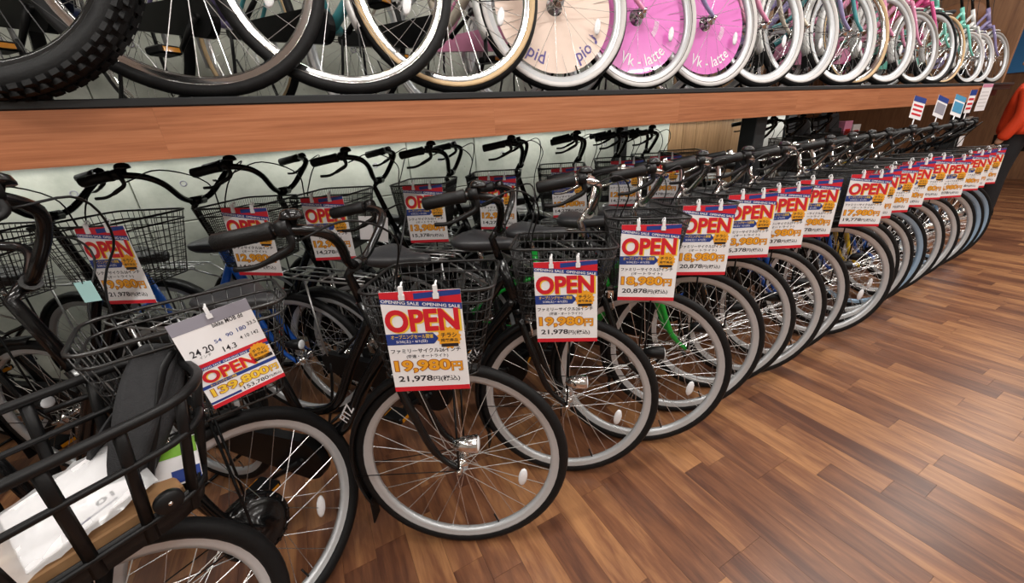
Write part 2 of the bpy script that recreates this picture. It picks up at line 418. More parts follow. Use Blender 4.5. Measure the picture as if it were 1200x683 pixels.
# ------------------------------------------------------------------ lettering
_tc = {}
def text_raw(body, bold=0.0, res=2):
    k = (body, bold, res)
    if k not in _tc:
        c = bpy.data.curves.new('txt', 'FONT'); c.body = body; c.offset = bold; c.resolution_u = res
        o = bpy.data.objects.new('txt', c); COL.objects.link(o)
        dg = bpy.context.evaluated_depsgraph_get(); me = bpy.data.meshes.new_from_object(o.evaluated_get(dg))
        vs = [tuple(v.co) for v in me.vertices]; fs = [tuple(p.vertices) for p in me.polygons]
        bpy.data.objects.remove(o); bpy.data.curves.remove(c); bpy.data.meshes.remove(me)
        _tc[k] = (vs, fs)
    return _tc[k]
def text_mb(body, u0, v0, u1, v1, z, bold=0.0, mbd=None, ref=None):
    """lettering stretched into the box u0..u1, v0..v1 (v up) at height z; ref takes the extents of another weight"""
    q_ = 5 if len(body) < 9 else 2
    vs, fs = text_raw(body, bold, q_)
    rv = text_raw(body, ref, q_)[0] if ref is not None else vs
    xa = min(v[0] for v in rv); xb = max(v[0] for v in rv); ya = min(v[1] for v in rv); yb = max(v[1] for v in rv)
    sx = (u1-u0)/max(1e-6, xb-xa); sy = (v1-v0)/max(1e-6, yb-ya)
    m_ = mbd or MB(); m_.add([(u0+(v[0]-xa)*sx, v0+(v[1]-ya)*sy, z) for v in vs], fs); return m_

_tm = {}
def tmesh(key, fn):
    if key not in _tm: _tm[key] = fn().mesh(key[0])
    return _tm[key]
TW, TH = 0.182, 0.257
def rect(u0, v0, u1, v1, z):
    m_ = MB(); m_.poly([(u0, v0, z), (u1, v0, z), (u1, v1, z), (u0, v1, z)]); return m_
def U(f): return (f-0.5)*TW
def V(f): return (1-f)*TH      # f measured from the top
def burst(cx, cy, r, z, n=16):
    m_ = MB(); m_.poly([(cx+(r if i % 2 else r*0.86)*math.cos(PI*i/n), cy+(r if i % 2 else r*0.86)*math.sin(PI*i/n), z) for i in range(2*n)]); return m_
def clip_mb(x):
    m_ = MB(); m_.box((x, TH+0.002, 0.003), (0.009, 0.022, 0.008)); m_.box((x, TH-0.012, 0.004), (0.013, 0.012, 0.005))
    m_.tube(cat([(x, TH+0.008, 0.005), (x+0.003, TH+0.02, -0.002), (x, TH+0.016, -0.012), (x-0.003, TH+0.006, -0.008)], 4), 0.0022, 5); return m_
def ribbon(z):
    m_ = MB()
    m_.poly([(U(0), V(0.105), z), (U(1), V(0.185), z), (U(1), V(0.125), z), (U(0), V(0.060), z)]); return m_
def ribbon2(z):
    m_ = MB(); m_.poly([(U(0.42), V(0.02), z), (U(1), V(0.0), z), (U(1), V(0.045), z), (U(0.42), V(0.075), z)]); return m_
def warp_line(m_, u0, v0, slope):
    return m_.xf(lambda p: Vector((p.x, p.y-(p.x-u0)*slope, p.z)))

def price_tag(label, line1, line2, price, taxed, group):
    r = thing('price_tag', label, 'price tag', group)
    e = 0.0004
    link('card', tmesh(('card',), lambda: (lambda m_: (m_.box((0, TH/2, -0.0006), (TW, TH, 0.0012)), m_)[1])(MB())), PAPER, r)
    link('header_band', tmesh(('header_band',), lambda: rect(U(0), V(0.17), U(1), V(0), e)), RED, r)
    def white_under():
        m_ = MB(); m_.poly([(U(0), V(0.175), 1.4*e), (U(1), V(0.175), 1.4*e), (U(1), V(0.185), 1.4*e), (U(0), V(0.105), 1.4*e)]); return m_
    link('header_edge', tmesh(('header_edge',), white_under), PAPER, r)
    rb = link('header_ribbon', tmesh(('header_ribbon',), lambda: ribbon(2*e)), NAVY, r)
    link('ribbon_fold', tmesh(('ribbon_fold',), lambda: ribbon2(1.7*e)), NAVY, rb)
    link('lettering', tmesh(('ribbon_text',), lambda: warp_line(text_mb('OPENING SALE  OPENING SALE', U(0.01), V(0.094), U(0.98), V(0.064), 3*e, 0.02), U(0.0), 0, 0.113)), PAPER, rb)
    op = link('open_lettering', tmesh(('open_text',), lambda: text_mb('OPEN', U(0.02), V(0.385), U(0.95), V(0.165), 3*e, 0.04)), RED, r)
    link('lettering_shadow', tmesh(('open_shadow',), lambda: text_mb('OPEN', U(0.035), V(0.397), U(0.975), V(0.172), 2*e, 0.045)), YEL, op)
    def bband():
        m_ = MB(); m_.poly([(U(0), V(0.51), e), (U(0.60), V(0.51), e), (U(0.67), V(0.455), e), (U(0.60), V(0.40), e), (U(0), V(0.40), e)]); return m_
    bb = link('date_band', tmesh(('date_band',), bband), NAVY, r)
    link('band_title', tmesh(('band_title',), lambda: text_mb('オープニングセール開催', U(0.06), V(0.452), U(0.60), V(0.41), 2*e, 0.012)), YEL, bb)
    link('band_dates', tmesh(('band_dates',), lambda: text_mb('5/30(土) ▸ 6/1(日)', U(0.12), V(0.497), U(0.52), V(0.462), 2*e, 0.012)), PAPER, bb)
    bg = link('badge', tmesh(('badge',), lambda: burst(U(0.80), V(0.455), 0.029, 2.5*e)), ORA, r)
    link('badge_title', tmesh(('badge_title',), lambda: text_mb('チラシ', U(0.70), V(0.452), U(0.90), V(0.405), 3.5*e, 0.02)), INK, bg)
    link('badge_text', tmesh(('badge_text',), lambda: text_mb('掲載商品', U(0.69), V(0.495), U(0.91), V(0.462), 3.5*e, 0.012)), INK, bg)
    link('badge_note', tmesh(('badge_note',), lambda: rect(U(0.69), V(0.545), U(0.91), V(0.512), 3*e)), INK, bg)
    link('product_lettering', tmesh(('p1', line1, line2), lambda: text_mb(line2, U(0.22), V(0.655), U(0.76), V(0.612), e, 0.016, text_mb(line1, U(0.03), V(0.598), U(0.93), V(0.552), e, 0.022))), INK, r)
    pr = link('price_lettering', tmesh(('pr', price), lambda: text_mb('円', U(0.79), V(0.795), U(0.93), V(0.70), 3*e, 0.02, text_mb(price, U(0.05), V(0.80), U(0.775), V(0.672), 3*e, 0.03), ref=None)), ORA, r)
    link('price_outline', tmesh(('po', price), lambda: text_mb('円', U(0.79), V(0.795), U(0.93), V(0.70), 2*e, 0.06, text_mb(price, U(0.05), V(0.80), U(0.775), V(0.672), 2*e, 0.07, ref=0.03), ref=0.02)), DORA, pr)
    link('tax_lettering', tmesh(('tx', taxed), lambda: text_mb('円(税込)', U(0.53), V(0.91), U(0.88), V(0.845), e, 0.016, text_mb(taxed, U(0.07), V(0.905), U(0.52), V(0.835), e, 0.022))), INK, r)
    link('footer_band', tmesh(('footer_band',), lambda: rect(U(0), V(1), U(1), V(0.952), e)), RED, r)
    for f in (0.28, 0.70): link('clip', tmesh(('clip', f), lambda: clip_mb(U(f))), CLIPM, r)
    return r

def ebike_tag(label):
    r = thing('price_tag', label, 'price tag', 'price tags on the lower bicycles'); e = 0.0004
    link('card', tmesh(('card',), lambda: None), PAPER, r)
    rect(U(0), V(0.13), U(1), V(0), e).build('header_band', GREYP, r)
    m_ = text_mb('bikke MOB dd', U(0.47), V(0.175), U(0.86), V(0.125), 2*e, 0.012); m_.build('model_lettering', INK, r)
    m_ = text_mb('24 20', U(0.08), V(0.40), U(0.36), V(0.325), e, 0.012); text_mb('インチ', U(0.15), V(0.44), U(0.30), V(0.41), e, 0.0, m_)
    text_mb('14.3', U(0.45), V(0.46), U(0.62), V(0.40), e, 0.012, m_); text_mb('33.5', U(0.86), V(0.285), U(0.98), V(0.245), e, 0.008, m_); text_mb('4 10 142', U(0.70), V(0.40), U(0.95), V(0.36), e, 0.008, m_)
    m_.build('spec_lettering', INK, r)
    m_ = text_mb('54', U(0.40), V(0.34), U(0.49), V(0.30), e, 0.012); text_mb('90', U(0.56), V(0.32), U(0.65), V(0.28), e, 0.012, m_); text_mb('180', U(0.71), V(0.31), U(0.83), V(0.265), e, 0.012, m_)
    m_.build('spec_lettering', NAVY, r)
    rect(U(0), V(0.53), U(1), V(0.49), e).build('sale_band', RED, r)
    rb = rect(U(0), V(0.565), U(1), V(0.53), e).build('sale_ribbon', NAVY, r)
    text_mb('OPENING SALE  OPENING SALE', U(0.02), V(0.558), U(0.70), V(0.537), 2*e, 0.012).build('lettering', PAPER, rb)
    op = text_mb('OPEN', U(0.06), V(0.715), U(0.74), V(0.58), 3*e, 0.035).build('open_lettering', RED, r)
    text_mb('OPEN', U(0.07), V(0.722), U(0.755), V(0.585), 2*e, 0.045).build('lettering_shadow', YEL, op)
    bb = rect(U(0), V(0.762), U(1), V(0.725), e).build('date_band', NAVY, r)
    text_mb('オープニングセール開催', U(0.10), V(0.757), U(0.44), V(0.73), 2*e, 0.012).build('band_title', YEL, bb)
    bg = burst(U(0.84), V(0.60), 0.026, 3*e).build('badge', ORA, r)
    text_mb('チラシ', U(0.75), V(0.60), U(0.93), V(0.56), 4*e, 0.02).build('badge_title', INK, bg)
    text_mb('掲載商品', U(0.75), V(0.64), U(0.93), V(0.61), 4*e, 0.012).build('badge_text', INK, bg)
    rect(U(0.72), V(0.70), U(0.98), V(0.66), 3*e).build('badge_note', INK, bg)
    pr = text_mb('円', U(0.86), V(0.875), U(0.97), V(0.80), 4*e, 0.02, text_mb('139,800', U(0.07), V(0.885), U(0.84), V(0.78), 4*e, 0.03)).build('price_lettering', YEL, r)
    text_mb('円', U(0.86), V(0.875), U(0.97), V(0.80), 3*e, 0.06, text_mb('139,800', U(0.07), V(0.885), U(0.84), V(0.78), 3*e, 0.07, ref=0.03), ref=0.02).build('price_outline', DORA, pr)
    text_mb('円(税込)', U(0.80), V(0.945), U(0.98), V(0.905), e, 0.008, text_mb('153,780', U(0.44), V(0.945), U(0.79), V(0.897), e, 0.012)).build('tax_lettering', INK, r)
    rect(U(0), V(0.945), U(0.40), V(0.92), e).build('note_band', NAVY, r)
    rect(U(0), V(1), U(1), V(0.955), e).build('footer_band', RED, r)
    clip_mb(U(0.5)).build('clip', CLIPM, r)
    return r

# ------------------------------------------------------------------ bicycles
WB = 1.08
HUB, STEER, BASK = {}, {}, {}
def mtx(loc, h): return Matrix.Translation(loc) @ Matrix.Rotation(h, 4, 'Z')

def wheel(root, name, c, r, tw, P, T, front):
    """rim mesh (the part) with tyre, spokes, hub, reflector as its pieces"""
    ro = r-tw*0.9; m_ = MB(); rd = P['rimdepth']
    m_.lathe([(ro, -0.011), (ro+0.002, -0.013), (ro+0.002, 0.013), (ro, 0.011), (ro-rd*0.55, 0.0115), (ro-rd, 0.006), (ro-rd, -0.006), (ro-rd*0.55, -0.0115)], c, 56)
    w = m_.xf(T).build(name, P['rim'], root)
    m_ = MB(); n = 12; pr = []
    for k in range(n):
        a = 2*PI*k/n; pr.append((r-tw*0.5+tw*0.5*math.cos(a), tw*0.5*math.sin(a)*P.get('tyre_flat', 1.0)))
    m_.lathe(pr, c, 56)
    if P.get('knobs'):
        for i in range(72):
            a = 2*PI*(i+0.0)/72
            for s_, q in ((-1, 0.75), (1, 0.75), (-0.45, 0.99), (0.45, 0.99)):
                aa = a+(PI/72 if abs(s_) < 0.6 else 0); yy = s_*tw*0.46; rad = r-tw*0.5+tw*0.5*q-0.002
                m_.box(Vector(c)+Vector((rad*math.cos(aa), yy, rad*math.sin(aa))), (0.011, 0.015, 0.019), Matrix.Rotation(-aa, 3, 'Y'))
    m_.xf(T).build('tyre', P['tyre'], w)
    if P.get('side'):
        m_ = MB()
        for s_ in (-1, 1):
            sw = P.get('sidew', 0.6)
            m_.lathe([(ro+0.001, s_*0.0135), (ro+tw*0.30*sw+0.002, s_*(tw*0.5+0.0008)), (ro+tw*0.62*sw+0.004, s_*(tw*0.5+0.0012)), (ro+tw*0.62*sw+0.004, s_*(tw*0.5-0.002)), (ro, s_*0.011)], c, 56)
        m_.xf(T).build('sidewall', P['side'], w)
    m_ = MB(); ns = P['spokes']; fl = 0.075 if (front and P['motor']) else 0.021
    for i in range(ns):
        a = 2*PI*i/ns; s_ = 1 if i % 2 else -1; ha = a+(0.9 if (i//2) % 2 else -0.9)
        if front and P['motor']: ha = a+(0.5 if (i//2) % 2 else -0.5)
        m_.tube([(c[0]+fl*math.cos(ha), s_*0.028, c[2]+fl*math.sin(ha)), (c[0]+(ro-rd)*math.cos(a), s_*0.002, c[2]+(ro-rd)*math.sin(a))], 0.0012, 3, smooth=False)
    m_.xf(T).build('spokes', P['spoke'], w)
    m_ = MB()
    if front and P['motor']:
        m_.lathe([(0, -0.05), (0.012, -0.05), (0.014, -0.035), (0.06, -0.032), (0.082, -0.024), (0.086, -0.012), (0.086, 0.012), (0.082, 0.024), (0.06, 0.032), (0.014, 0.035), (0.012, 0.05), (0, 0.05)], c, 32, closed=False)
        for i in range(18):
            a = 2*PI*i/18; m_.tube([(c[0]+0.078*math.cos(a), -0.029, c[2]+0.078*math.sin(a)), (c[0]+0.078*math.cos(a), -0.025, c[2]+0.078*math.sin(a))], 0.004, 6)
    else:
        m_.lathe([(0, -0.062), (0.007, -0.062), (0.007, -0.05), (0.011, -0.05), (0.011, -0.042), (0.006, -0.042), (0.006, -0.034), (0.024, -0.031), (0.024, -0.026), (0.014, -0.022), (0.013, 0.022), (0.024, 0.026), (0.024, 0.031), (0.006, 0.034), (0.006, 0.042), (0.011, 0.042), (0.011, 0.05), (0.007, 0.05), (0.007, 0.062), (0, 0.062)], c, 16, closed=False)
    m_.xf(T).build('hub', BLACK if (front and P['motor']) else P['hub'], w)
    ra = P.get('refl', -0.35); rr_ = (ro-rd)*0.72
    m_ = MB(); m_.ell((0, 0, 0), (0.034, 0.006, 0.014), 10, 6)
    m_.xf(lambda v: Matrix.Rotation(-(ra+1.75), 3, 'Y') @ v + Vector((c[0]+rr_*math.cos(ra), -0.010, c[2]+rr_*math.sin(ra))))
    m_.xf(T).build('spoke_reflector', REFL, w)
    if P.get('disc') and front:
        d = P['disc']; m_ = MB(); R1 = ro-rd-0.018
        m_.lathe([(0.035, 0.012), (R1, 0.010), (R1, 0.012), (0.035, 0.014)], c, 48, smooth=False); m_.xf(T).build('wheel_cover', d[0], w)
        # curved lettering around the cover, facing the aisle (-y)
        for body, a_mid, rad, hgt, bold in d[1]:
            vs, fs = text_raw(body, bold); xa = min(v[0] for v in vs); xb = max(v[0] for v in vs); sc_ = hgt/0.72
            out = []
            for v in vs:
                a = a_mid+((v[0]-(xa+xb)/2)*sc_)/rad; q = rad-v[1]*sc_
                out.append((c[0]+q*math.cos(a), 0.0092, c[2]+q*math.sin(a)))
            m_ = MB(); m_.add(out, fs); m_.xf(T).build('cover_lettering', d[2], w)
    m_ = MB(); va = P.get('valve', -1.2)
    m_.tube([(c[0]+(ro-rd)*math.cos(va), 0, c[2]+(ro-rd)*math.sin(va)), (c[0]+(ro-rd-0.035)*math.cos(va), 0, c[2]+(ro-rd-0.035)*math.sin(va))], 0.003, 5)
    m_.xf(T).build('valve', BLACKM, w)
    return w

def fender_mb(c, r, a0, a1, hw=0.024, n=20, tip=True):
    sec = [(-hw, -0.014), (-hw*0.75, -0.001), (-hw*0.3, 0.004), (hw*0.3, 0.004), (hw*0.75, -0.001), (hw, -0.014), (hw-0.002, -0.014), (hw*0.7, -0.003), (0, 0.002), (-hw*0.7, -0.003), (-hw+0.002, -0.014)]
    rings = []
    for i in range(n+1):
        a = a0+(a1-a0)*i/n
        rings.append([(c[0]+(r+d)*math.cos(a), y, c[2]+(r+d)*math.sin(a)) for y, d in sec])
    m_ = MB(); m_.loft(rings); return m_

def rrect(cx, L, W, z, rc=0.04, n=4):
    pts = []
    for sx, sy, a0 in ((1, 1, 0), (-1, 1, PI/2), (-1, -1, PI), (1, -1, 1.5*PI)):
        for i in range(n+1):
            a = a0+PI/2*i/n
            pts.append(Vector((cx+sx*(L/2-rc)+rc*math.cos(a), sy*(W/2-rc)+rc*math.sin(a), z)))
    return pts
def resample(pts, n):
    N = len(pts); ln = [0]
    for i in range(N): ln.append(ln[-1]+(pts[(i+1) % N]-pts[i]).length)
    out = []; j = 0
    for k in range(n):
        t = ln[-1]*k/n
        while ln[j+1] < t: j += 1
        f = (t-ln[j])/max(1e-9, ln[j+1]-ln[j]); out.append(pts[j].lerp(pts[(j+1) % N], f))
    return out

def wire_basket(cx, zt, L, W, H, step, rings, rw=0.0014, rim=0.0038):
    m_ = MB(); tp = rrect(cx, L, W, zt); bt = rrect(cx-0.015, L*0.74, W*0.78, zt-H, 0.03)
    m_.tube(tp, rim, 6, True)
    m_.tube([p.lerp(q, 0.13) for p, q in zip(tp, bt)], rim*0.8, 5, True)
    for k in range(1, rings):
        f = 0.13+(1-0.13)*k/rings
        m_.tube([p.lerp(q, f) for p, q in zip(tp, bt)], rw, 4, True)
    m_.tube(bt, rim*0.7, 5, True)
    n = int((2*L+2*W)/step); a = resample(tp, n); b = resample(bt, n)
    for p, q in zip(a, b): m_.tube([p, q], rw, 4)
    k = int(L*0.7/step)
    for i in range(1, k):
        x = cx-0.015-L*0.37+L*0.74*i/k; m_.tube([(x, -W*0.39, zt-H), (x, W*0.39, zt-H)], rw, 4)
    k = int(W*0.7/step)
    for i in range(1, k):
        y = -W*0.39+W*0.78*i/k; m_.tube([(cx-0.015-L*0.37, y, zt-H), (cx-0.015+L*0.37, y, zt-H)], rw, 4)
    return m_

def make_bike(name, label, group, **kw):
    P = dict(r=0.331, rr=None, tw=0.035, rim=ALU, rimdepth=0.022, tyre=RUBBER, spoke=SPOKE, spokes=32, hub=CHROME, motor=False, frame=BLACK, fork=None,
             basket='wire', bz=0.885, carrier=True, fender=BLACKM, steer=0.0, bars=BLACK, saddle=True, ftype='step', logo=None, crank=0.6, barlift=0.0, bend=0.0)
    P.update(kw); r = P['r']; rr = P['rr'] or r
    root = thing(name, label, 'bicycle', group)
    ax = lambda z: -0.05-(z-r)*0.33
    A0 = Vector((ax(r), 0, r)); AD = Vector((-0.33, 0, 1)).normalized(); RM = Matrix.Rotation(R_(P['steer']), 3, AD)
    hubw = RM @ (Vector((0, 0, r))-A0)+A0
    dz = r-hubw.z; tl = (RM @ Vector((0, 1, 0))).z; dz -= r*(1-math.sqrt(max(0, 1-tl*tl)))
    T = (lambda v: RM @ (v-A0)+A0+Vector((0, 0, dz))) if P['steer'] else (lambda v: v)
    I = lambda v: v
    Tb = T
    if 'bask' in P:
        by, ox, oy = P['bask']; RZ = Matrix.Rotation(R_(by), 3, 'Z'); BC = Vector((hubw.x+ox, hubw.y+oy, 0)); Tb = lambda v: RZ @ v+BC
        BASK[root.name] = Matrix.Translation(BC) @ RZ.to_4x4()
    F = (0, 0, r); B = (-WB, 0, rr); bl = P['barlift']
    HUB[root.name] = Vector((hubw.x, hubw.y, 0)); STEER[root.name] = Matrix.Translation(A0+Vector((0, 0, dz))) @ RM.to_4x4() @ Matrix.Translation(-A0)
    wheel(root, 'front_wheel', F, r, P['tw'], P, T, True)
    wheel(root, 'rear_wheel', B, rr, P['tw'], dict(P, disc=None), I, False)
    fm = P['frame']; fk = P['fork'] or fm
    BBX, BBZ = -0.55, 0.285; sx = lambda z: BBX-(z-BBZ)*0.24
    # frame
    m_ = MB(); zc = r+0.36
    m_.tube([(ax(zc), 0, zc), (ax(zc+0.17), 0, zc+0.17)], 0.019, 10)
    if P['ftype'] == 'step':
        m_.tube(cat([(ax(zc+0.03), 0, zc+0.03), (-0.29, 0, zc-0.12), (-0.40, 0, 0.40), (BBX, 0, BBZ)], 5), 0.020, 10)
        m_.tube(cat([(ax(zc+0.12), 0, zc+0.12), (-0.30, 0, zc-0.02), (-0.42, 0, 0.48), (sx(0.42), 0, 0.42)], 5), 0.016, 10)
    else:
        m_.tube([(ax(zc+0.04), 0, zc+0.04), (BBX, 0, BBZ)], 0.020, 10)
        m_.tube([(ax(zc+0.13), 0, zc+0.13), (sx(0.72), 0, 0.72)], 0.017, 10)
    m_.tube([(BBX, 0, BBZ), (sx(0.76), 0, 0.76)], 0.0155, 10)
    m_.tube([(BBX, -0.036, BBZ), (BBX, 0.036, BBZ)], 0.022, 10)
    for s_ in (-1, 1):
        m_.tube(cat([(BBX, s_*0.02, BBZ), (-0.70, s_*0.045, rr*0.5+BBZ*0.5), (-WB, s_*0.055, rr)], 4), 0.009, 7)
        m_.tube(cat([(sx(0.64), s_*0.012, 0.64), (-0.82, s_*0.04, 0.56), (-WB, s_*0.055, rr)], 4), 0.008, 7)
        m_.box((-WB, s_*0.055, rr), (0.04, 0.006, 0.03))
    fo = m_.build('frame', fm, root)
    if P['logo']:
        vs, fs = text_raw(P['logo'], 0.02); hgt = 0.03; a = math.atan2(zc+0.03-0.40, ax(zc+0.03)+0.40)
        d = Vector((math.cos(a), 0, math.sin(a))); n_ = Vector((-math.sin(a), 0, math.cos(a)))
        o0 = Vector((-0.385, -0.0206, 0.435))
        m_ = MB(); m_.add([tuple(o0+d*(v[0]*hgt/0.72)+n_*(v[1]*hgt/0.72-0.012)) for v in vs], fs); m_.build('frame_lettering', PAPER, fo)
    # fork, steered
    m_ = MB()
    m_.tube([(ax(zc-0.03), 0, zc-0.03), (ax(zc), 0, zc)], 0.022, 10)
    m_.box((ax(zc-0.035), 0, zc-0.035), (0.035, 0.085, 0.022))
    for s_ in (-1, 1):
        m_.tube(cat([(ax(zc-0.03), s_*0.036, zc-0.03), (ax(r+0.20), s_*0.046, r+0.20), (ax(r+0.08)+0.01, s_*0.048, r+0.07), (0, s_*0.048, r)], 5), [0.013]*6+[0.0115]*5+[0.009]*5, 8)
    m_.xf(T).build('fork', fk, root)
    # fenders
    if P['fender'] is not None:
        m_ = fender_mb(F, r+0.012, R_(84), R_(207), 0.025); ff = m_.xf(T).build('front_fender', P['fender'], root)
        m_ = MB()
        for s_ in (-1, 1):
            m_.tube([(0, s_*0.052, r), ((r+0.004)*math.cos(R_(186)), s_*0.024, r+(r+0.004)*math.sin(R_(186)))], 0.002, 4)
        m_.xf(T).build('fender_stay', BLACKM, ff)
        m_ = MB(); a = R_(207); q = [(r+0.012)*math.cos(a), r+(r+0.012)*math.sin(a)]
        m_.loft([[(q[0]+dx, s_, q[1]+dz_) for s_, dx in ((-0.024, 0.006), (0.024, 0.006), (0.024, 0.002), (-0.024, 0.002))] for dz_ in (0.02, -0.035, -0.07)], smooth=False)
        m_.xf(T).build('mud_flap', RUBBER, ff)
        m_ = fender_mb(B, rr+0.014, R_(-12), R_(212) if False else R_(205), 0.027)
        rf = fender_mb(B, rr+0.014, R_(20), R_(196), 0.027).build('rear_fender', P['fender'], root)
        m_ = MB()
        for s_ in (-1, 1):
            m_.tube([(-WB, s_*0.06, rr), (-WB+(rr+0.006)*math.cos(R_(170)), s_*0.026, rr+(rr+0.006)*math.sin(R_(170)))], 0.002, 4)
        m_.build('fender_stay', BLACKM, rf)
        m_ = MB(); a = R_(168); m_.ell((-WB+(rr+0.035)*math.cos(a), 0, rr+(rr+0.035)*math.sin(a)), (0.012, 0.024, 0.024), 10, 6); m_.build('rear_reflector', REDREF, rf)
    # stem + handlebar (one bent tube), grips, levers, bell
    zcl = 1.0+bl; m_ = MB()
    m_.tube([(ax(zc+0.17), 0, zc+0.17), (ax(zcl-0.03), 0, zcl-0.03), (ax(zcl)+0.035, 0, zcl)], [0.014, 0.0125, 0.014], 8)
    m_.tube([(ax(zcl)+0.04, -0.028, zcl), (ax(zcl)+0.04, 0.028, zcl)], 0.017, 10)
    cx = ax(zcl)+0.04
    side = lambda s_: [(cx, s_*0.02, zcl), (cx+0.008, s_*0.07, zcl+0.02), (cx+0.025, s_*0.13, zcl+0.075), (cx+0.02, s_*0.18, zcl+0.108), (cx-0.02, s_*0.215, zcl+0.122), (cx-0.07, s_*0.235, zcl+0.122), (cx-0.16, s_*0.248, zcl+0.108)]
    if P['ftype'] == 'sport':
        side = lambda s_: [(cx, s_*0.02, zcl), (cx, s_*0.1, zcl+0.01), (cx-0.01, s_*0.2, zcl+0.03), (cx-0.03, s_*0.31, zcl+0.035)]
    lp = cat(list(reversed(side(-1)))+side(1), 4)
    m_.tube(lp, 0.0111, 8)
    hb = m_.xf(T).build('handlebar', P['bars'], root)
    for s_ in (-1, 1):
        q = side(s_); e1 = Vector(q[-1]); e0 = Vector(q[-2]); d = (e1-e0).normalized()
        g0 = e1-d*0.112; m_ = MB(); m_.tube([g0, g0+d*0.004, g0+d*0.03, g0+d*0.06, e1, e1+d*0.005], [0.0125, 0.0185, 0.0165, 0.017, 0.0175, 0.012], 10)
        m_.xf(T).build('grip', GRIPM, hb)
        k0 = g0-d*0.02; m_ = MB()
        m_.tube([k0-d*0.012, k0+d*0.012], 0.0175, 8)
        dn = Vector((0.25, 0, -1)).normalized()
        m_.tube(cat([k0, k0+dn*0.035+d*0.0, k0+dn*0.05+d*0.035, k0+dn*0.062+d*0.085, k0+dn*0.058+d*0.125], 4), [0.009]*4+[0.0075]*6+[0.0055]*7, 6, flat=0.7)
        m_.xf(T).build('brake_lever', BLACKM if s_ < 0 else P['bars'], hb)
        m_ = MB(); z1 = k0+dn*0.03-d*0.012
        if s_ < 0: pts = [z1, z1+Vector((0.09, 0.05, 0.03)), Vector((cx+0.13, -0.06, zcl+0.07)), Vector((cx+0.10, -0.01, zcl-0.06)), Vector((ax(zc)+0.05, 0.0, zc-0.03))]
        else: pts = [z1, z1+Vector((0.10, -0.04, 0.03)), Vector((cx+0.11, 0.05, zcl+0.05)), Vector((cx+0.07, 0.03, zcl-0.10)), Vector((ax(zc)+0.02, 0.024, zc+0.03))]
        m_.tube(cat(pts, 5), 0.0026, 5); m_.xf(T).build('brake_cable', BLACKM, hb)
    q = Vector(side(-1)[-3]) if len(side(-1)) > 5 else Vector(side(-1)[-2])
    m_ = MB(); m_.lathe([(0.0, 0.042), (0.010, 0.041), (0.019, 0.036), (0.023, 0.027), (0.023, 0.022), (0.010, 0.020), (0.007, 0.01), (0.0, 0.01)], q+Vector((0, 0.0, 0)), 14, closed=False, axis='Z')
    m_.xf(T).build('bell', BLACK, hb)
    # basket, steered with the bar
    bz = P['bz']; bk = P['basket']
    if bk in ('wire', 'mesh', 'chrome'):
        if bk == 'mesh': m_ = wire_basket(-0.025, bz, 0.26, 0.285, 0.235, 0.0095, 22, 0.0011, 0.0036)
        elif bk == 'wire': m_ = wire_basket(-0.015, bz, 0.32, 0.30, 0.235, 0.026, 8)
        else: m_ = wire_basket(0.05, bz, 0.36, 0.21, 0.23, 0.032, 6, 0.0015, 0.0042)
        if P['bend']:
            pass
        bo = m_.xf(Tb).build('basket', STEELW if bk == 'chrome' else WIRE, root)
        m_ = MB()
        for s_ in (-1, 1): m_.tube([(0.0, s_*0.056, r), (0.012, s_*0.058, bz-0.235), (0.03, s_*0.058, bz-0.237)], 0.0035, 5)
        m_.tube([(ax(zc+0.12), 0, zc+0.14), (-0.12, 0, bz-0.12)], 0.006, 6)
        m_.xf(Tb).build('basket_stay', BLACKM, bo)
    elif bk == 'big':
        big_basket(root, P, Tb, r, bz)
    # headlamp
    if P.get('lamp', True):
        m_ = MB(); lc = (0.045, -0.075, r+0.115)
        m_.lathe([(0.0, -0.05), (0.014, -0.048), (0.022, -0.02), (0.026, 0.02), (0.024, 0.022), (0, 0.022)], lc, 14, closed=False, axis='X')
        m_.tube([(0.03, -0.05, r+0.10), (0.035, -0.072, r+0.11)], 0.005, 5)
        hl = m_.xf(T).build('headlamp', P.get('lampm', BLACKM), root)
        m_ = MB(); m_.ell((lc[0]+0.022, lc[1], lc[2]), (0.006, 0.022, 0.022), 12, 6); m_.xf(T).build('lens', GLASS, hl)
    m_ = MB(); m_.box((ax(zc)+0.035, 0, zc-0.035), (0.03, 0.05, 0.03)); m_.tube([(ax(zc)+0.04, -0.03, zc-0.03), (ax(zc)+0.05, -0.04, zc-0.08), (ax(zc)+0.045, -0.02, zc-0.10)], 0.005, 5)
    m_.tube([(ax(zc)+0.04, 0.03, zc-0.03), (ax(zc)+0.05, 0.04, zc-0.08), (ax(zc)+0.045, 0.02, zc-0.10)], 0.005, 5)
    m_.xf(T).build('front_brake', CHROME, root)
    # saddle
    sh = P.get('sadz', 0.875); scx = sx(sh)+0.045
    m_ = MB(); rings = []
    for dx, w, t, zz in ((-0.125, 0.030, 0.018, -0.012), (-0.118, 0.075, 0.03, -0.004), (-0.085, 0.098, 0.036, 0.0), (-0.045, 0.094, 0.036, -0.004), (0.0, 0.070, 0.032, -0.010), (0.045, 0.044, 0.028, -0.012), (0.09, 0.031, 0.026, -0.010), (0.125, 0.026, 0.024, -0.010), (0.137, 0.012, 0.012, -0.016)):
        ring = []
        for k in range(14):
            a = 2*PI*k/14; ca, sa = math.cos(a), math.sin(a)
            yy = w*math.copysign(abs(ca)**0.75, ca); z_ = (0.5*t*sa if sa > 0 else t*1.3*sa)
            ring.append((scx+dx, yy, sh+zz-0.016+z_))
        rings.append(ring)
    m_.loft(rings); sa_ = m_.build('saddle', VINYL, root)
    m_ = MB(); m_.tube([(sx(0.74), 0, 0.74), (sx(sh-0.05), 0, sh-0.05)], 0.0125, 8); m_.build('seat_post', CHROME, sa_)
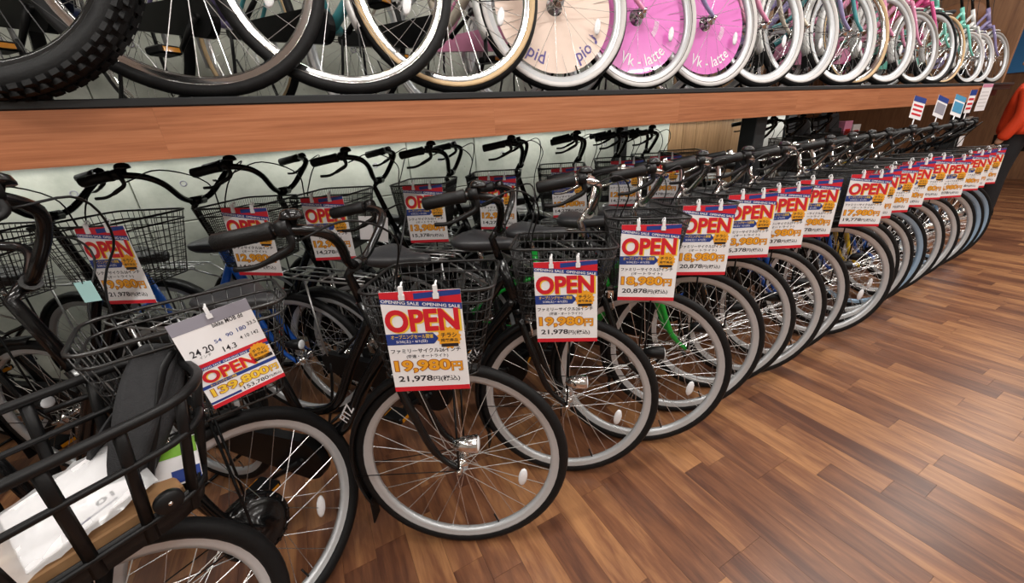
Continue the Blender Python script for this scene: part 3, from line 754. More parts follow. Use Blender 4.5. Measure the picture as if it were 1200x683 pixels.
    m_ = MB(); m_.tube(cat([(scx-0.08, -0.03, sh-0.05), (scx, -0.024, sh-0.062), (scx+0.1, -0.012, sh-0.04)], 3), 0.0035, 5); m_.tube(cat([(scx-0.08, 0.03, sh-0.05), (scx, 0.024, sh-0.062), (scx+0.1, 0.012, sh-0.04)], 3), 0.0035, 5)
    m_.build('saddle_rails', CHROME, sa_)
    # chain case, cranks, pedals
    m_ = MB(); out = []
    for i in range(13):
        a = PI*1.5-PI*i/12+0.0; out.append((BBX+0.088*math.cos(a-PI), BBZ+0.088*math.sin(a-PI)))
    kr, kq = P.get('caser', (0.085, 0.05)); hull = [(BBX+kr*math.cos(t), BBZ+kr*math.sin(t)) for t in [R_(80-170*i/10) for i in range(11)]]+[(-WB+kq*math.cos(t), rr+kq*math.sin(t)) for t in [R_(-90-180*i/8) for i in range(9)]]
    m_.loft([[(x, y, z) for x, z in hull] for y in (-0.072, -0.04)], smooth=False); m_.build('chain_case', P.get('case', BLACKM), root)
    m_ = MB(); ca = P['crank']; cl = 0.165
    m_.tube([(BBX, -0.082, BBZ), (BBX, 0.07, BBZ)], 0.009, 8)
    for s_ in (-1, 1):
        ex, ez = BBX+s_*cl*math.cos(ca), BBZ+s_*cl*math.sin(ca)
        m_.tube([(BBX, s_*0.082, BBZ), (ex, s_*0.088, ez)], [0.013, 0.009], 6, flat=0.7)
        m_.tube([(ex, s_*0.085, ez), (ex, s_*0.175, ez)], 0.005, 6)
    cr = m_.build('crank', P.get('crankm', BLACKM), root)
    for s_ in (-1, 1):
        ex, ez = BBX+s_*cl*math.cos(ca), BBZ+s_*cl*math.sin(ca)
        m_ = MB(); m_.rbox((ex, s_*0.138, ez), (0.088, 0.072, 0.026), 0.005); pe = m_.build('pedal', BLACKM, cr)
    for s_ in (-1, 1):
        ex, ez = BBX+s_*cl*math.cos(ca), BBZ+s_*cl*math.sin(ca)
        for q in (-1, 1): m_ = MB(); m_.box((ex+q*0.0455, s_*0.138, ez), (0.004, 0.05, 0.014)); m_.build('pedal_reflector', AMBER, cr)
    # carrier
    if P['carrier']:
        m_ = MB(); zt = 2*rr+0.075
        lo = cat([(-0.80, 0.05, zt), (-0.95, 0.062, zt), (-1.18, 0.066, zt), (-1.27, 0.045, zt), (-1.285, 0, zt), (-1.27, -0.045, zt), (-1.18, -0.066, zt), (-0.95, -0.062, zt), (-0.80, -0.05, zt)], 4)
        m_.tube(lo, 0.0048, 6)
        for y in (-0.022, 0.022): m_.tube([(-0.82, y, zt), (-1.275, y, zt)], 0.0035, 5)
        for x in (-0.86, -1.02, -1.18): m_.tube([(x, -0.064, zt), (x, 0.064, zt)], 0.0035, 5)
        for s_ in (-1, 1):
            m_.tube([(-1.10, s_*0.066, zt), (-1.09, s_*0.075, rr+0.1), (-WB, s_*0.064, rr)], 0.0045, 6)
            m_.tube([(-0.81, s_*0.05, zt), (sx(0.66), s_*0.015, 0.66)], 0.004, 5)
        m_.build('rear_carrier', P.get('carm', SWIRE), root)
    # stand
    m_ = MB()
    for s_ in (-1, 1): m_.tube(cat([(-WB, s_*0.068, rr), (-WB-0.03, s_*0.085, rr*0.5), (-WB-0.045, s_*0.13, 0.03), (-WB-0.06, s_*0.14, 0.006)], 3), 0.007, 6)
    m_.tube([(-WB-0.058, -0.14, 0.008), (-WB-0.058, 0.14, 0.008)], 0.007, 6)
    m_.build('stand', P.get('standm', BLACKM), root)
    return root

def big_basket(root, P, T, r, bz):
    """deep tubular e-bike basket: two thick oval hoops, flat slats, solid tray"""
    cx = 0.08; L, W, H = 0.42, 0.265, 0.24
    tp = rrect(cx, L, W, bz, 0.10, 6); md = rrect(cx-0.005, L*0.93, W*0.93, bz-0.075, 0.09, 6); bt = rrect(cx-0.02, L*0.80, W*0.78, bz-H, 0.07, 6)
    m_ = MB(); m_.tube(tp, 0.0095, 8, True); m_.tube(md, 0.0065, 8, True); m_.tube(rrect(cx-0.016, L*0.83, W*0.82, bz-H*0.84, 0.075, 6), 0.0055, 8, True)
    bo = m_.xf(T).build('basket', BLACKM, root)
    a = resample(tp, 14); b = resample(bt, 14)
    for p, q in zip(a, b):
        m_ = MB(); m_.tube([p, p.lerp(q, 0.3), q], 0.009, 6, flat=0.45); m_.xf(T).build('slat', BLACKM, bo)
    m_ = MB(); m_.loft([bt, [p+Vector((0, 0, 0.05))+(p-Vector((cx-0.02, 0, p.z)))*0.05 for p in bt], [p+Vector((0, 0, 0.05))+(p-Vector((cx-0.02, 0, p.z)))*0.02 for p in bt], [p+Vector((0, 0, 0.008))-(p-Vector((cx-0.02, 0, p.z)))*0.02 for p in bt]])
    m_.xf(T).build('tray', BLACKM, bo)
    m_ = MB()
    for s_ in (-1, 1): m_.tube([(0.0, s_*0.056, r), (0.02, s_*0.058, bz-H+0.004)], 0.005, 6)
    m_.xf(T).build('basket_stay', BLACKM, bo)

TAGG = 'price tags on the lower bicycles'
def hang(t, bike_loc, h, local, steer_h=None, roll=0.0, tilt=0.0, sc=1.0):
    """hang a card on the right side of a basket: x along the heading, y up, z to the aisle"""
    hh = h if steer_h is None else steer_h
    X = Vector((math.cos(hh), math.sin(hh), 0)); Z = Vector((math.sin(hh), -math.cos(hh), 0)); Yv = Vector((0, 0, 1))
    M3 = Matrix((X, Yv, Z)).transposed()
    M3 = M3 @ Matrix.Rotation(tilt, 3, 'X') @ Matrix.Rotation(roll, 3, 'Z')
    p = mtx(bike_loc, h) @ Vector(local) if steer_h is None else Vector(local)
    t.scale = (sc, sc, sc); top = Vector((0, TH*sc, 0)); off = p-M3 @ top
    t.rotation_mode = 'QUATERNION'; t.rotation_quaternion = M3.to_quaternion(); t.location = off

def place(b, x, y, hdeg, z=0.0):
    """put the bicycle so that its front hub stands over x, y"""
    h = R_(hdeg); b.rotation_euler = (0, 0, h)
    off = Matrix.Rotation(h, 3, 'Z') @ HUB.get(b.name, Vector((0, 0, 0)))
    b.location = (x-off.x, y-off.y, z)
def child(o, *names):
    return [c for c in o.children if any(c.name.split('.')[0] == n for n in names)]
def repaint(b, m, *names):
    for c in child(b, *names): paint(c, m)

# ---- lower front row -------------------------------------------------
FR = 'bicycles of the lower front row'
P26 = ('ファミリーサイクル26インチ', '(変速・オートライト)'); P27 = ('ファミリーサイクル27インチ', '(オートライト)')
front = [ # x, y, wheel heading, wheel, colour, bike label, price, taxed, product
 (0.238, 0.894, -28, 26, None, 'glossy black city bicycle at the near end, its whole front wheel clear on the floor', '19,980', '21,978', P26),
 (0.681, 0.958, -34, 26, None, 'black city bicycle next to the nearest one, second whole front wheel from the left', '19,980', '21,978', P26),
 (1.023, 0.934, -36, 27, None, 'black 27 inch city bicycle just left of the green-forked one', '18,980', '20,878', P27),
 (1.314, 0.969, -31, 27, GREEN, 'city bicycle with bright green frame and fork in the lower front row', '18,980', '20,878', P27),
 (1.600, 1.000, -32, 27, None, 'black city bicycle directly right of the green one', '13,980', '15,378', P27),
 (1.830, 0.980, -31, 27, None, 'black city bicycle directly left of the bright blue one in the front row', '13,980', '15,378', P27),
 (2.100, 1.000, -30, 27, BLUE, 'bright blue front row bicycle directly left of the wheel pushed furthest out', '17,980', '19,778', P27),
 (2.530, 1.000, -37, 27, None, 'black city bicycle second left of the yellow one, front wheel pushed furthest into the aisle', '17,980', '19,778', P27),
 (2.740, 1.030, -31, 27, BLUE, 'blue city bicycle between the furthest protruding wheel and the yellow one', '17,980', '19,778', P27),
 (2.960, 1.040, -31, 27, YELLOW, 'city bicycle with yellow frame and fork in the lower front row', '17,980', '19,778', P27),
 (3.180, 1.050, -31, 27, BLUE, 'blue city bicycle with pale blue rims, directly right of the yellow one', '17,980', '19,778', P27),
 (3.500, 1.060, -31, 27, None, 'black city bicycle second to the right of the yellow one', '20,980', '23,078', P26),
 (3.880, 1.080, -31, 26, None, 'black city bicycle fourth from the far end of the lower front row', '20,980', '23,078', P26),
 (4.260, 1.100, -31, 26, None, 'black city bicycle third from the far end of the lower front row', '20,980', '23,078', P26),
 (4.450, 1.100, -30, 26, SKY, 'pale blue city bicycle last but one at the far end of the front row', '20,980', '23,078', P26),
 (4.660, 1.110, -30, 26, SKY, 'pale blue city bicycle at the far end of the front row beside the person', '20,980', '23,078', P26)]
ordn = ['nearest', 'second', 'third', 'fourth', 'fifth', 'sixth', 'seventh', 'eighth', 'ninth', 'tenth', 'eleventh', 'twelfth', 'thirteenth', 'fourteenth', 'fifteenth', 'last']
p26 = make_bike('city_bicycle', 'x', FR, r=0.331, basket='wire', bz=0.925, steer=16, logo='FITZ', lampm=CHROME, barlift=-0.035)
p27 = make_bike('city_bicycle', 'x', FR, r=0.344, basket='mesh', bz=0.965, steer=15, crank=0.15, barlift=-0.03, bars=CHROME)
used = set()
def instance(proto, label, group):
    if proto.name not in used: used.add(proto.name); o = proto
    else:
        o = copy_tree(proto)
        if proto.name in HUB: HUB[o.name] = HUB[proto.name]
    tag(o, label, None, group); return o
for i, (x, y, h, w, colr, lab, pr, tx, prod) in enumerate(front):
    b = instance(p26 if w == 26 else p27, lab, FR); PR = p26 if w == 26 else p27; fh = h-(16 if w == 26 else 15); place(b, x, y, fh)
    repaint(b, colr or BLACK, 'frame', 'fork')
    if i in (10, 14, 15):
        for wl in child(b, 'front_wheel', 'rear_wheel'): paint(wl, SKYRIM)
    bz, wd = (0.925, 0.158) if w == 26 else (0.965, 0.150)
    bz += {0: 0.01, 1: -0.03, 2: -0.015}.get(i, 0.0 if i < 7 else -0.02)
    near = ordn[i]+(' from the left' if 0 < i < 15 else '')
    t = price_tag('OPEN price tag reading %s yen, %s in lower front row' % (pr, near if i < 15 else 'last far one'), prod[0], prod[1], pr, tx, TAGG)
    hang(t, None, 0, mtx(b.location, R_(fh)) @ STEER[PR.name] @ Vector(((-0.018 if i < 7 else 0.005)+0.01*math.sin(i*2.1), -wd-0.012, bz)), steer_h=R_(h), roll=R_(1.5*math.sin(i*1.7)-0.5), tilt=R_(-3))

# ---- two electric bicycles with turned handlebars at the near left ----------
e2 = make_bike('electric_bicycle', 'black electric bicycle with silver wire basket and motor hub, handlebar turned', 'electric bicycles at the near end', r=0.315, rr=0.26, tw=0.042, rimdepth=0.024, motor=True, steer=66, basket='chrome', bask=(45, 0.0, 0.0), bz=0.94, crank=0.9, spokes=28, spoke=SPOKE, bars=BLACK, barlift=0.04, lamp=False)
place(e2, -0.335, 1.005, -33)
n1 = make_bike('electric_bicycle', 'black electric bicycle with deep tubular basket, nearest the camera at lower left', 'electric bicycles at the near end', r=0.30, rr=0.26, tw=0.044, rimdepth=0.022, motor=True, steer=60, basket='big', bask=(64, 0.0, 0.0), bz=0.87, crank=0.9, spokes=28, bars=BLACK, barlift=0.04, lamp=False)
place(n1, -0.54, 0.75, -35)
TE = mtx(e2.location, R_(-33)) @ BASK[e2.name]; TN = mtx(n1.location, R_(-35)) @ BASK[n1.name]
et = ebike_tag('large 139,800 yen electric bicycle price tag tilted on the silver wire basket')
hang(et, None, 0, TE @ Vector((0.085, -0.114, 0.962)), steer_h=R_(12), roll=R_(6), tilt=R_(-8), sc=0.76)

# ---- lower back row ---------------------------------------------------------
BR = 'bicycles of the lower back row'
pb = make_bike('city_bicycle', 'x', BR, r=0.331, basket='mesh', bz=1.06, barlift=0.075, crank=1.2)
pbw = make_bike('city_bicycle', 'x', BR, r=0.331, basket='wire', bz=1.06, barlift=0.075, crank=1.2, frame=BLACK)
back = [
 (-1.02, 1.93, -33, pbw, None, 'black city bicycle at the left edge of the lower back row, partly out of view', '16,980', '18,678'),
 (-0.61, 1.86, -35, pbw, None, 'black city bicycle with open wire basket near the left end of the back row', '19,980', '21,978'),
 (-0.18, 1.86, -35, pb, BLUE, 'bright blue city bicycle in the lower back row by the concrete wall', '12,980', '14,278'),
 (0.13, 1.86, -35, pb, None, 'black city bicycle just right of the blue one in the back row', '12,980', '14,278'),
 (0.54, 1.86, -35, pb, None, 'black city bicycle third from the blue one in the back row, by the wall', '13,980', '15,378'),
 (0.91, 1.86, -35, pb, None, 'black city bicycle in the middle of the back row in front of the wall seam', '12,980', '14,278'),
 (1.33, 1.86, -35, pb, None, 'black city bicycle fourth from the deck post in the back row', '12,980', '14,278'),
 (1.74, 1.86, -35, pb, None, 'black city bicycle third from the deck post in the back row', '12,980', '14,278'),
 (2.05, 1.86, -35, pb, None, 'black city bicycle second from the deck post in the back row', '14,980', '16,478'),
 (2.33, 1.88, -35, pb, None, 'black city bicycle directly left of the deck post in the back row', None, None),
 (3.65, 1.90, -38, pb, None, 'black city bicycle directly right of the deck post in the back row', None, None),
 (4.05, 1.90, -38, pb, None, 'black city bicycle second to the right of the deck post in the back row', None, None),
 (4.45, 1.90, -38, pb, None, 'black city bicycle last in the back row at the far end', None, None)]
bn = 0
for i, (x, y, h, proto, colr, lab, pr, tx) in enumerate(back):
    b = instance(proto, lab, BR); place(b, x, y, h)
    repaint(b, colr or BLACK, 'frame', 'fork')
    if pr:
        bn += 1
        where = ['at the left picture edge in the back row', 'on the open wire basket in the back row', 'on the blue bicycle in the back row', 'right of the blue back-row bicycle',
                 'fifth along the back row by the wall', 'sixth along the back row by the wall', 'seventh along the back row', 'eighth along the back row', 'ninth along the back row near the post'][bn-1]
        t = price_tag('OPEN price tag reading %s yen, %s' % (pr, where), 'シティサイクル26インチ', '(オートライト)', pr, tx, TAGG)
        hang(t, b.location, R_(h), ((0.10, 0.135, 0.07)[i] if i < 3 else 0.01, -0.150 if proto is pb else -0.158, 1.06), roll=R_(2*math.sin(i*2.3)), tilt=R_(-2))

# ---- upper deck ------------------------------------------------------------
UG = 'bicycles on the upper deck'
common = dict(basket=None, carrier=False, lamp=False, ftype='diamond', steer=44, caser=(0.062, 0.026))
LAT = [('Vk - latte', R_(-78), 0.205, 0.052, 0.006), ('▦▦▦', R_(-20), 0.12, 0.022, 0.0)]
REP = [('repid', R_(-122), 0.225, 0.052, 0.01), ('pio ♪', R_(-45), 0.225, 0.052, 0.01), ('pomo', R_(140), 0.225, 0.052, 0.01)]
protos = {
 'mtb': make_bike('mountain_bicycle', 'x', UG, **dict(common, r=0.355, tw=0.066, rim=BLACK, spoke=DSPOKE, hub=BLACK, fender=None, knobs=True, frame=BLACK, ftype='sport', carrier=False)),
 'cross': make_bike('cross_bicycle', 'x', UG, **dict(common, r=0.352, tw=0.036, spoke=SPOKE, spokes=24, rim=CHROME, fender=None, ftype='diamond')),
 'tan': make_bike('city_bicycle', 'x', UG, **dict(common, r=0.335, tw=0.040, side=TANR, rim=CHROME, fender=WHITEP, ftype='step')),
 'cream': make_bike('girls_bicycle', 'x', UG, **dict(common, r=0.325, tw=0.038, side=WHITER, sidew=0.75, disc=(CREAM, REP, PURPI), fender=WHITEP, ftype='step')),
 'latte': make_bike('girls_bicycle', 'x', UG, **dict(common, r=0.31, tw=0.038, side=WHITER, sidew=0.95, disc=(PINKD, LAT, PAPER), fender=WHITEP, ftype='step')),
 'silver': make_bike('kids_bicycle', 'x', UG, **dict(common, r=0.30, tw=0.040, side=WHITER, sidew=0.55, rimdepth=0.028, fender=WHITEP, ftype='step')),
}
upper = [ # x, y, heading, proto, frame, sidewall, label
 (-0.545, 1.490, 1.00, 'mtb', BLACK, None, 'black mountain bicycle with fat knobbly tyre at the left end of the upper deck'),
 (-0.150, 1.535, 1.00, 'cross', NAVYP, None, 'dark cross bicycle with black tyre next to the fat-tyred one on the upper deck'),
 (0.240, 1.520, 1.00, 'cross', LILAC, None, 'lilac-framed bicycle with polished rim on the upper deck, third from the left'),
 (0.600, 1.540, 1.00, 'tan', TEAL, None, 'teal bicycle with tan-walled tyres on the upper deck before the cream wheel cover'),
 (1.060, 1.550, 1.00, 'cream', CREAMP, None, 'bicycle with cream wheel cover lettered in purple on the upper deck'),
 (1.500, 1.545, 1.00, 'latte', PINK, None, 'bicycle with pink lettered wheel cover, left one of the two'),
 (1.970, 1.550, 1.00, 'latte', LILAC, None, 'bicycle with pink lettered wheel cover, right one of the two'),
 (2.400, 1.545, 1.03, 'silver', PINK, None, 'pink bicycle with white tyre directly right of the pink wheel covers'),
 (2.770, 1.545, 1.03, 'silver', CREAMP, None, 'cream bicycle second to the right of the pink wheel covers'),
 (3.240, 1.545, 1.03, 'silver', LILAC, None, 'lilac bicycle third to the right of the pink wheel covers'),
 (3.410, 1.545, 0.93, 'tan', TEAL, None, 'teal bicycle with tan-walled tyre between white-tyred ones on the upper deck'),
 (3.830, 1.545, 1.00, 'silver', PINK, None, 'pale pink bicycle with bright wide rim, middle of the far half of the deck'),
 (4.330, 1.545, 0.87, 'silver', PINK, GREYR, 'pink bicycle with grey-walled tyre on the far half of the deck'),
 (4.660, 1.545, 0.90, 'silver', HOT, RUBBER, 'hot pink bicycle with black tyre on the far half of the deck'),
 (4.860, 1.545, 0.78, 'tan', MINT, None, 'bicycle with tan tyre beside the mint green one on the deck'),
 (5.420, 1.545, 0.72, 'silver', MINT, None, 'mint green bicycle third from the far end of the upper deck'),
 (5.660, 1.545, 0.72, 'silver', WHITEP, None, 'white bicycle second from the far end of the upper deck'),
 (6.080, 1.560, 0.77, 'silver', LILAC, GREYR, 'last bicycle at the far end of the upper deck against the wooden panel')]
for i, (x, y, h, k, colr, sw, lab) in enumerate(upper):
    b = instance(protos[k], lab, UG); b.scale = (h, h, h); HUB[b.name] = HUB[protos[k].name].copy(); HUB[b.name] *= h
    place(b, x, y, {0: -58, 1: -49, 2: -51}.get(i, -53), DZ+0.001)
    repaint(b, colr, 'frame', 'fork')
    if k in ('silver', 'latte'): repaint(b, colr, 'chain_case')
    if sw is not None:
        for wl in child(b, 'front_wheel', 'rear_wheel'):
            for c in wl.children:
                if c.name.split('.')[0] == 'sidewall': paint(c, sw)

# ------------------------------------------------------------------ what lies in the near basket
CLOTH = mat('black_cloth', (0.016, 0.016, 0.018), 0.85, var=0.25, scale=90, bump=0.6, bscale=350)
CARD = mat('cardboard', srgb(164, 124, 84), 0.8, var=0.08)
def clear_plastic():
    m = mat('clear_plastic', (0.95, 0.95, 0.96), 0.12, var=0.0, alpha=0.42, bump=0.5, bscale=30); return m
CLEARP = clear_plastic()
def free(o, M4): o.matrix_world = M4; return o
bzn = 0.87; bot = bzn-0.24
c = thing('cardboard_box', 'flat brown cardboard box lying in the bottom of the near basket', 'box'); c.matrix_world = TN @ Matrix.Translation((0.07, 0, bot+0.011))
m_ = MB(); m_.rbox((0, 0, 0.022), (0.25, 0.17, 0.044), 0.003); m_.build('carton', CARD, c)
m_ = MB(); m_.box((0, 0, 0.0444), (0.25, 0.02, 0.0006)); m_.build('tape', mat('packing_tape', srgb(186, 152, 108), 0.3), c)
pb_ = thing('plastic_bag', 'clear plastic bag holding white instruction papers in the near basket', 'bag'); pb_.matrix_world = TN @ Matrix.Translation((0.075, 0.0, bot+0.085)) @ Matrix.Rotation(R_(-12), 4, 'Y') @ Matrix.Rotation(R_(8), 4, 'X')
m_ = MB(); m_.rbox((0, 0, 0.004), (0.15, 0.16, 0.006), 0.002); pp = m_.build('papers', PAPER, pb_)
m_ = text_mb('01', 0.02, -0.055, 0.045, -0.042, 0.0076, 0.02); m_.build('lettering', INK, pp)
m_ = MB(); m_.box((0.01, -0.066, 0.0075), (0.07, 0.004, 0.0004)); m_.build('printed_line', GREYP, pp)
rr_ = random.Random(5); nx, ny = 14, 10; m_ = MB(); vs = []; fs = []
for i in range(nx+1):
    for j in range(ny+1):
        ex = min(i, nx-i)/3; ey = min(j, ny-j)/3; hh = 0.010*min(1, ex, ey)+0.007*rr_.random()
        vs.append((-0.095+0.19*i/nx, -0.092+0.184*j/ny, hh))
for i in range(nx):
    for j in range(ny): a_ = i*(ny+1)+j; fs.append((a_, a_+1, a_+ny+2, a_+ny+1))
m_.add(vs, fs, True); m_.build('film', CLEARP, pb_)
bo_ = thing('booklet', 'green, white and blue booklet standing at the front of the near basket', 'booklet'); bo_.matrix_world = TN @ Matrix.Translation((0.205, -0.035, bot+0.075)) @ Matrix.Rotation(R_(-30), 4, 'Z') @ Matrix.Rotation(R_(58), 4, 'X')
LIME = mat('print_lime', srgb(130, 186, 60), 0.4, var=0.05)
m_ = MB(); m_.box((0, 0, 0), (0.075, 0.085, 0.004)); m_.build('pages', PAPER, bo_)
m_ = MB(); m_.box((0, 0.026, 0.0024), (0.075, 0.03, 0.0008)); m_.build('green_print', LIME, bo_)
m_ = MB(); m_.box((0.015, -0.027, 0.0024), (0.045, 0.024, 0.0008)); m_.build('blue_print', NAVY, bo_)
cv = thing('basket_cover', 'folded black cloth cover draped out of the near basket', 'cloth cover'); cv.matrix_world = TN
def fold(path, w0, w1, th0, ax_):
    rings = []; path = cat(path, 5); NS = 26
    for i, p in enumerate(path):
        t = i/(len(path)-1); w = w0+w1*math.sin(PI*min(1, t*1.1)); th = th0*(1+0.3*math.sin(9*t))
        ring = []
        for k in range(NS):
            a = 2*PI*k/NS; q_ = 1+0.14*math.sin(5*a+3*t)+0.08*math.sin(9*a+8*t)
            ring.append(p+Vector(ax_)*(w*math.cos(a)*q_)+Vector((0.25*th*math.sin(a), -0.8*th*math.sin(a)*q_, 0.5*th*math.sin(a)*q_)))
        rings.append(ring)
    m_ = MB(); m_.loft(rings); return m_
fold([(0.135, -0.03, 0.70), (0.165, -0.02, 0.755), (0.205, 0.0, 0.815), (0.25, 0.03, 0.875), (0.275, 0.045, 0.902), (0.292, 0.05, 0.885), (0.296, 0.05, 0.83)], 0.022, 0.022, 0.022, (0.85, -0.3, -0.4)).build('folds', CLOTH, cv)
fold([(0.262, 0.05, 0.88), (0.225, 0.065, 0.845), (0.18, 0.07, 0.80), (0.14, 0.07, 0.765), (0.115, 0.07, 0.74)], 0.03, 0.012, 0.012, (-0.2, 0.5, -0.8)).build('flap', CLOTH, cv)
m_ = MB(); m_.tube(cat([(0.16, -0.05, 0.70), (0.20, -0.035, 0.78), (0.25, 0.0, 0.87), (0.285, 0.02, 0.90)], 5), 0.007, 6, flat=0.25); m_.build('strap', BLACKM, cv)
kn = thing('basket_lock_knob', 'round black plastic knob on the side of the near basket', 'knob'); kn.matrix_world = TN @ Matrix.Translation((0.165, -0.128, bot+0.075))
m_ = MB(); m_.lathe([(0, -0.013), (0.019, -0.013), (0.021, -0.009), (0.021, 0.0), (0.008, 0.0), (0.008, 0.015), (0, 0.015)], (0, 0, 0), 20, closed=False); m_.build('cap', BLACKM, kn)
m_ = MB(); m_.lathe([(0, -0.0145), (0.0035, -0.0145), (0.0035, -0.012)], (0, 0, 0), 10, closed=False); m_.build('rivet', CHROME, kn)
# small paper tags
CYAN = mat('cyan_card', srgb(176, 222, 222), 0.5, var=0.02)
def small_card(label, p, w, h, hdeg, m, catg='paper tag', group=None, tilt=0):
    r = thing('paper_tag', label, catg, group); hh = R_(hdeg)
    X = Vector((math.cos(hh), math.sin(hh), 0)); Z = Vector((math.sin(hh), -math.cos(hh), 0)); M3 = Matrix((X, Vector((0, 0, 1)), Z)).transposed() @ Matrix.Rotation(R_(tilt), 3, 'Z')
    r.rotation_mode = 'QUATERNION'; r.rotation_quaternion = M3.to_quaternion(); r.location = p
    q = MB(); q.box((0, -h/2, 0), (w, h, 0.0012)); q.build('card', m, r)
    q = MB(); q.tube(cat([(0, -0.004, 0.001), (0.004, 0.02, 0.002), (0, 0.04, 0)], 3), 0.001, 4); q.build('string', BLACKM, r)
    return r
small_card('small pale cyan card tied below the turned handlebar at the left', (-0.44, 1.06, 1.03), 0.032, 0.044, -20, CYAN, tilt=3)
small_card('white folded maker tag tied to the black bicycle left of the back row middle', (0.20, 1.72, 0.965), 0.055, 0.10, -20, PAPER, group='white maker tags', tilt=-6)
small_card('white folded maker tag on the blue bicycle in the back row', (-0.22, 1.78, 0.91), 0.05, 0.09, -20, PAPER, group='white maker tags', tilt=12)
small_card('white folded maker tag tied right of the concrete wall middle in the back row', (0.265, 1.70, 0.955), 0.05, 0.11, -38, PAPER, group='white maker tags', tilt=-10)

# ------------------------------------------------------------------ cards on stalks and notices at the far end
SBLUE = mat('print_sky', srgb(74, 150, 190), 0.45, var=0.2, scale=25)
def pop_card(label, p, w, h, head, body, lean, stand=False):
    r = thing('stalk_card', label, 'sign card', 'cards on stalks at the far end', p)
    r.rotation_euler = (R_(-8), R_(lean), R_(-12))
    q = MB(); q.tube([(0, 0, -0.13), (0, 0, 0.01)], 0.004, 6); q.build('stalk', CLIPM, r)
    if stand:
        r.rotation_euler = (0, 0, R_(-12)); q = MB(); q.tube([(0, 0, -p[2]+0.01), (0, 0, -0.12)], 0.006, 6); q.build('pole', BLACKM, r)
        q = MB(); q.lathe([(0, 0.0), (0.09, 0.0), (0.085, 0.012), (0, 0.016)], (0, 0, -p[2]), 20, closed=False, axis='Z'); q.build('base', BLACKM, r)
    else:
        q = MB(); q.rbox((0, 0, -0.135), (0.03, 0.03, 0.03), 0.004); q.build('clamp', CLIPM, r)
    q = MB(); q.box((0, -0.004, h/2), (w, 0.002, h)); q.build('card', PAPER, r)
    q = MB(); q.box((0, -0.0056, h*0.88), (w, 0.0008, h*0.24)); q.build('header_band', head, r)
    if body is not None: q = MB(); q.box((0, -0.0056, h*0.42), (w*0.86, 0.0008, h*0.5)); q.build('picture', body, r)
    else:
        q = MB()
        for k in range(3): q.box((0, -0.0056, h*(0.2+0.2*k)), (w*0.8, 0.0008, h*0.09))
        q.build('printed_lines', RED, r)
    return r
pop_card('white card with red lines and blue header on a stalk, leftmost of four', (3.97, 1.30, 1.16), 0.13, 0.145, NAVY, None, 12)
pop_card('white card with grey picture and blue header on a stalk, second of four', (4.36, 1.30, 1.155), 0.13, 0.145, NAVY, GREYP, 16)
pop_card('blue picture card on a stalk, third of four', (4.70, 1.30, 1.15), 0.14, 0.15, SBLUE, SBLUE, 14)
pop_card('narrow white card with red lines on a stalk, rightmost of four', (4.92, 1.30, 1.165), 0.075, 0.17, NAVY, None, 0, True)
def notice(label, p, w, h, band, m=PAPER):
    r = thing('notice_sheet', label, 'notice', 'notices at the far end', p)
    q = MB(); q.box((0, 0, h/2), (w, 0.002, h)); q.build('sheet', m, r)
    q = MB(); q.box((0, -0.0016, h*0.93), (w, 0.0008, h*0.12)); q.build('band', band, r)
    q = MB()
    for k in range(5): q.box((-w*0.05, -0.0016, h*(0.18+0.13*k)), (w*(0.7+0.1*(k % 2)), 0.0008, h*0.03))
    q.build('printed_lines', LGREYP, r)
    return r
notice('tall white notice with pink top hung on the far end of the fascia', (5.62, 1.405, 1.165), 0.24, 0.22, PINK)
notice('grey green notice on the far deck post below the white one', (5.64, 1.455, 0.97), 0.17, 0.15, GREYR, mat('grey_green', srgb(150, 156, 146), 0.6))
notice('small white notice low on the far deck post', (5.64, 1.455, 0.86), 0.12, 0.09, LGREYP)

# ------------------------------------------------------------------ behind the far half of the rack
wp = thing('white_panel', 'pale grey panel leaning right of the wood boards behind the bicycles', 'panel', None, (4.66, 2.70, 0)); wp.rotation_euler = (R_(-2), 0, 0)
m_ = MB(); m_.rbox((0, 0, 0.68), (0.60, 0.03, 1.36), 0.004); m_.build('sheet', PLASTER, wp)
bc = thing('black_pillar', 'slim black pillar between two pale panels behind the rack', 'pillar', None, (5.1, 2.78, 0))
m_ = MB(); m_.rbox((0, 0, 1.2), (0.16, 0.12, 2.4), 0.006); m_.build('shaft', BLACKST, bc)
cb = thing('low_cabinet', 'long low black cabinet behind the far bicycles', 'cabinet', None, (6.7, 3.25, 0))
m_ = MB(); m_.rbox((0, 0, 0.37), (2.6, 0.45, 0.74), 0.006); m_.build('body', BLACKST, cb)
for k in range(4):
    m_ = MB(); m_.rbox((-0.97+0.645*k, -0.232, 0.38), (0.62, 0.018, 0.66), 0.003); d_ = m_.build('door', BLACKM, cb)
    m_ = MB(); m_.tube([(-0.72+0.645*k, -0.25, 0.45), (-0.72+0.645*k, -0.25, 0.57)], 0.006, 6); m_.build('handle', CHROME, d_)
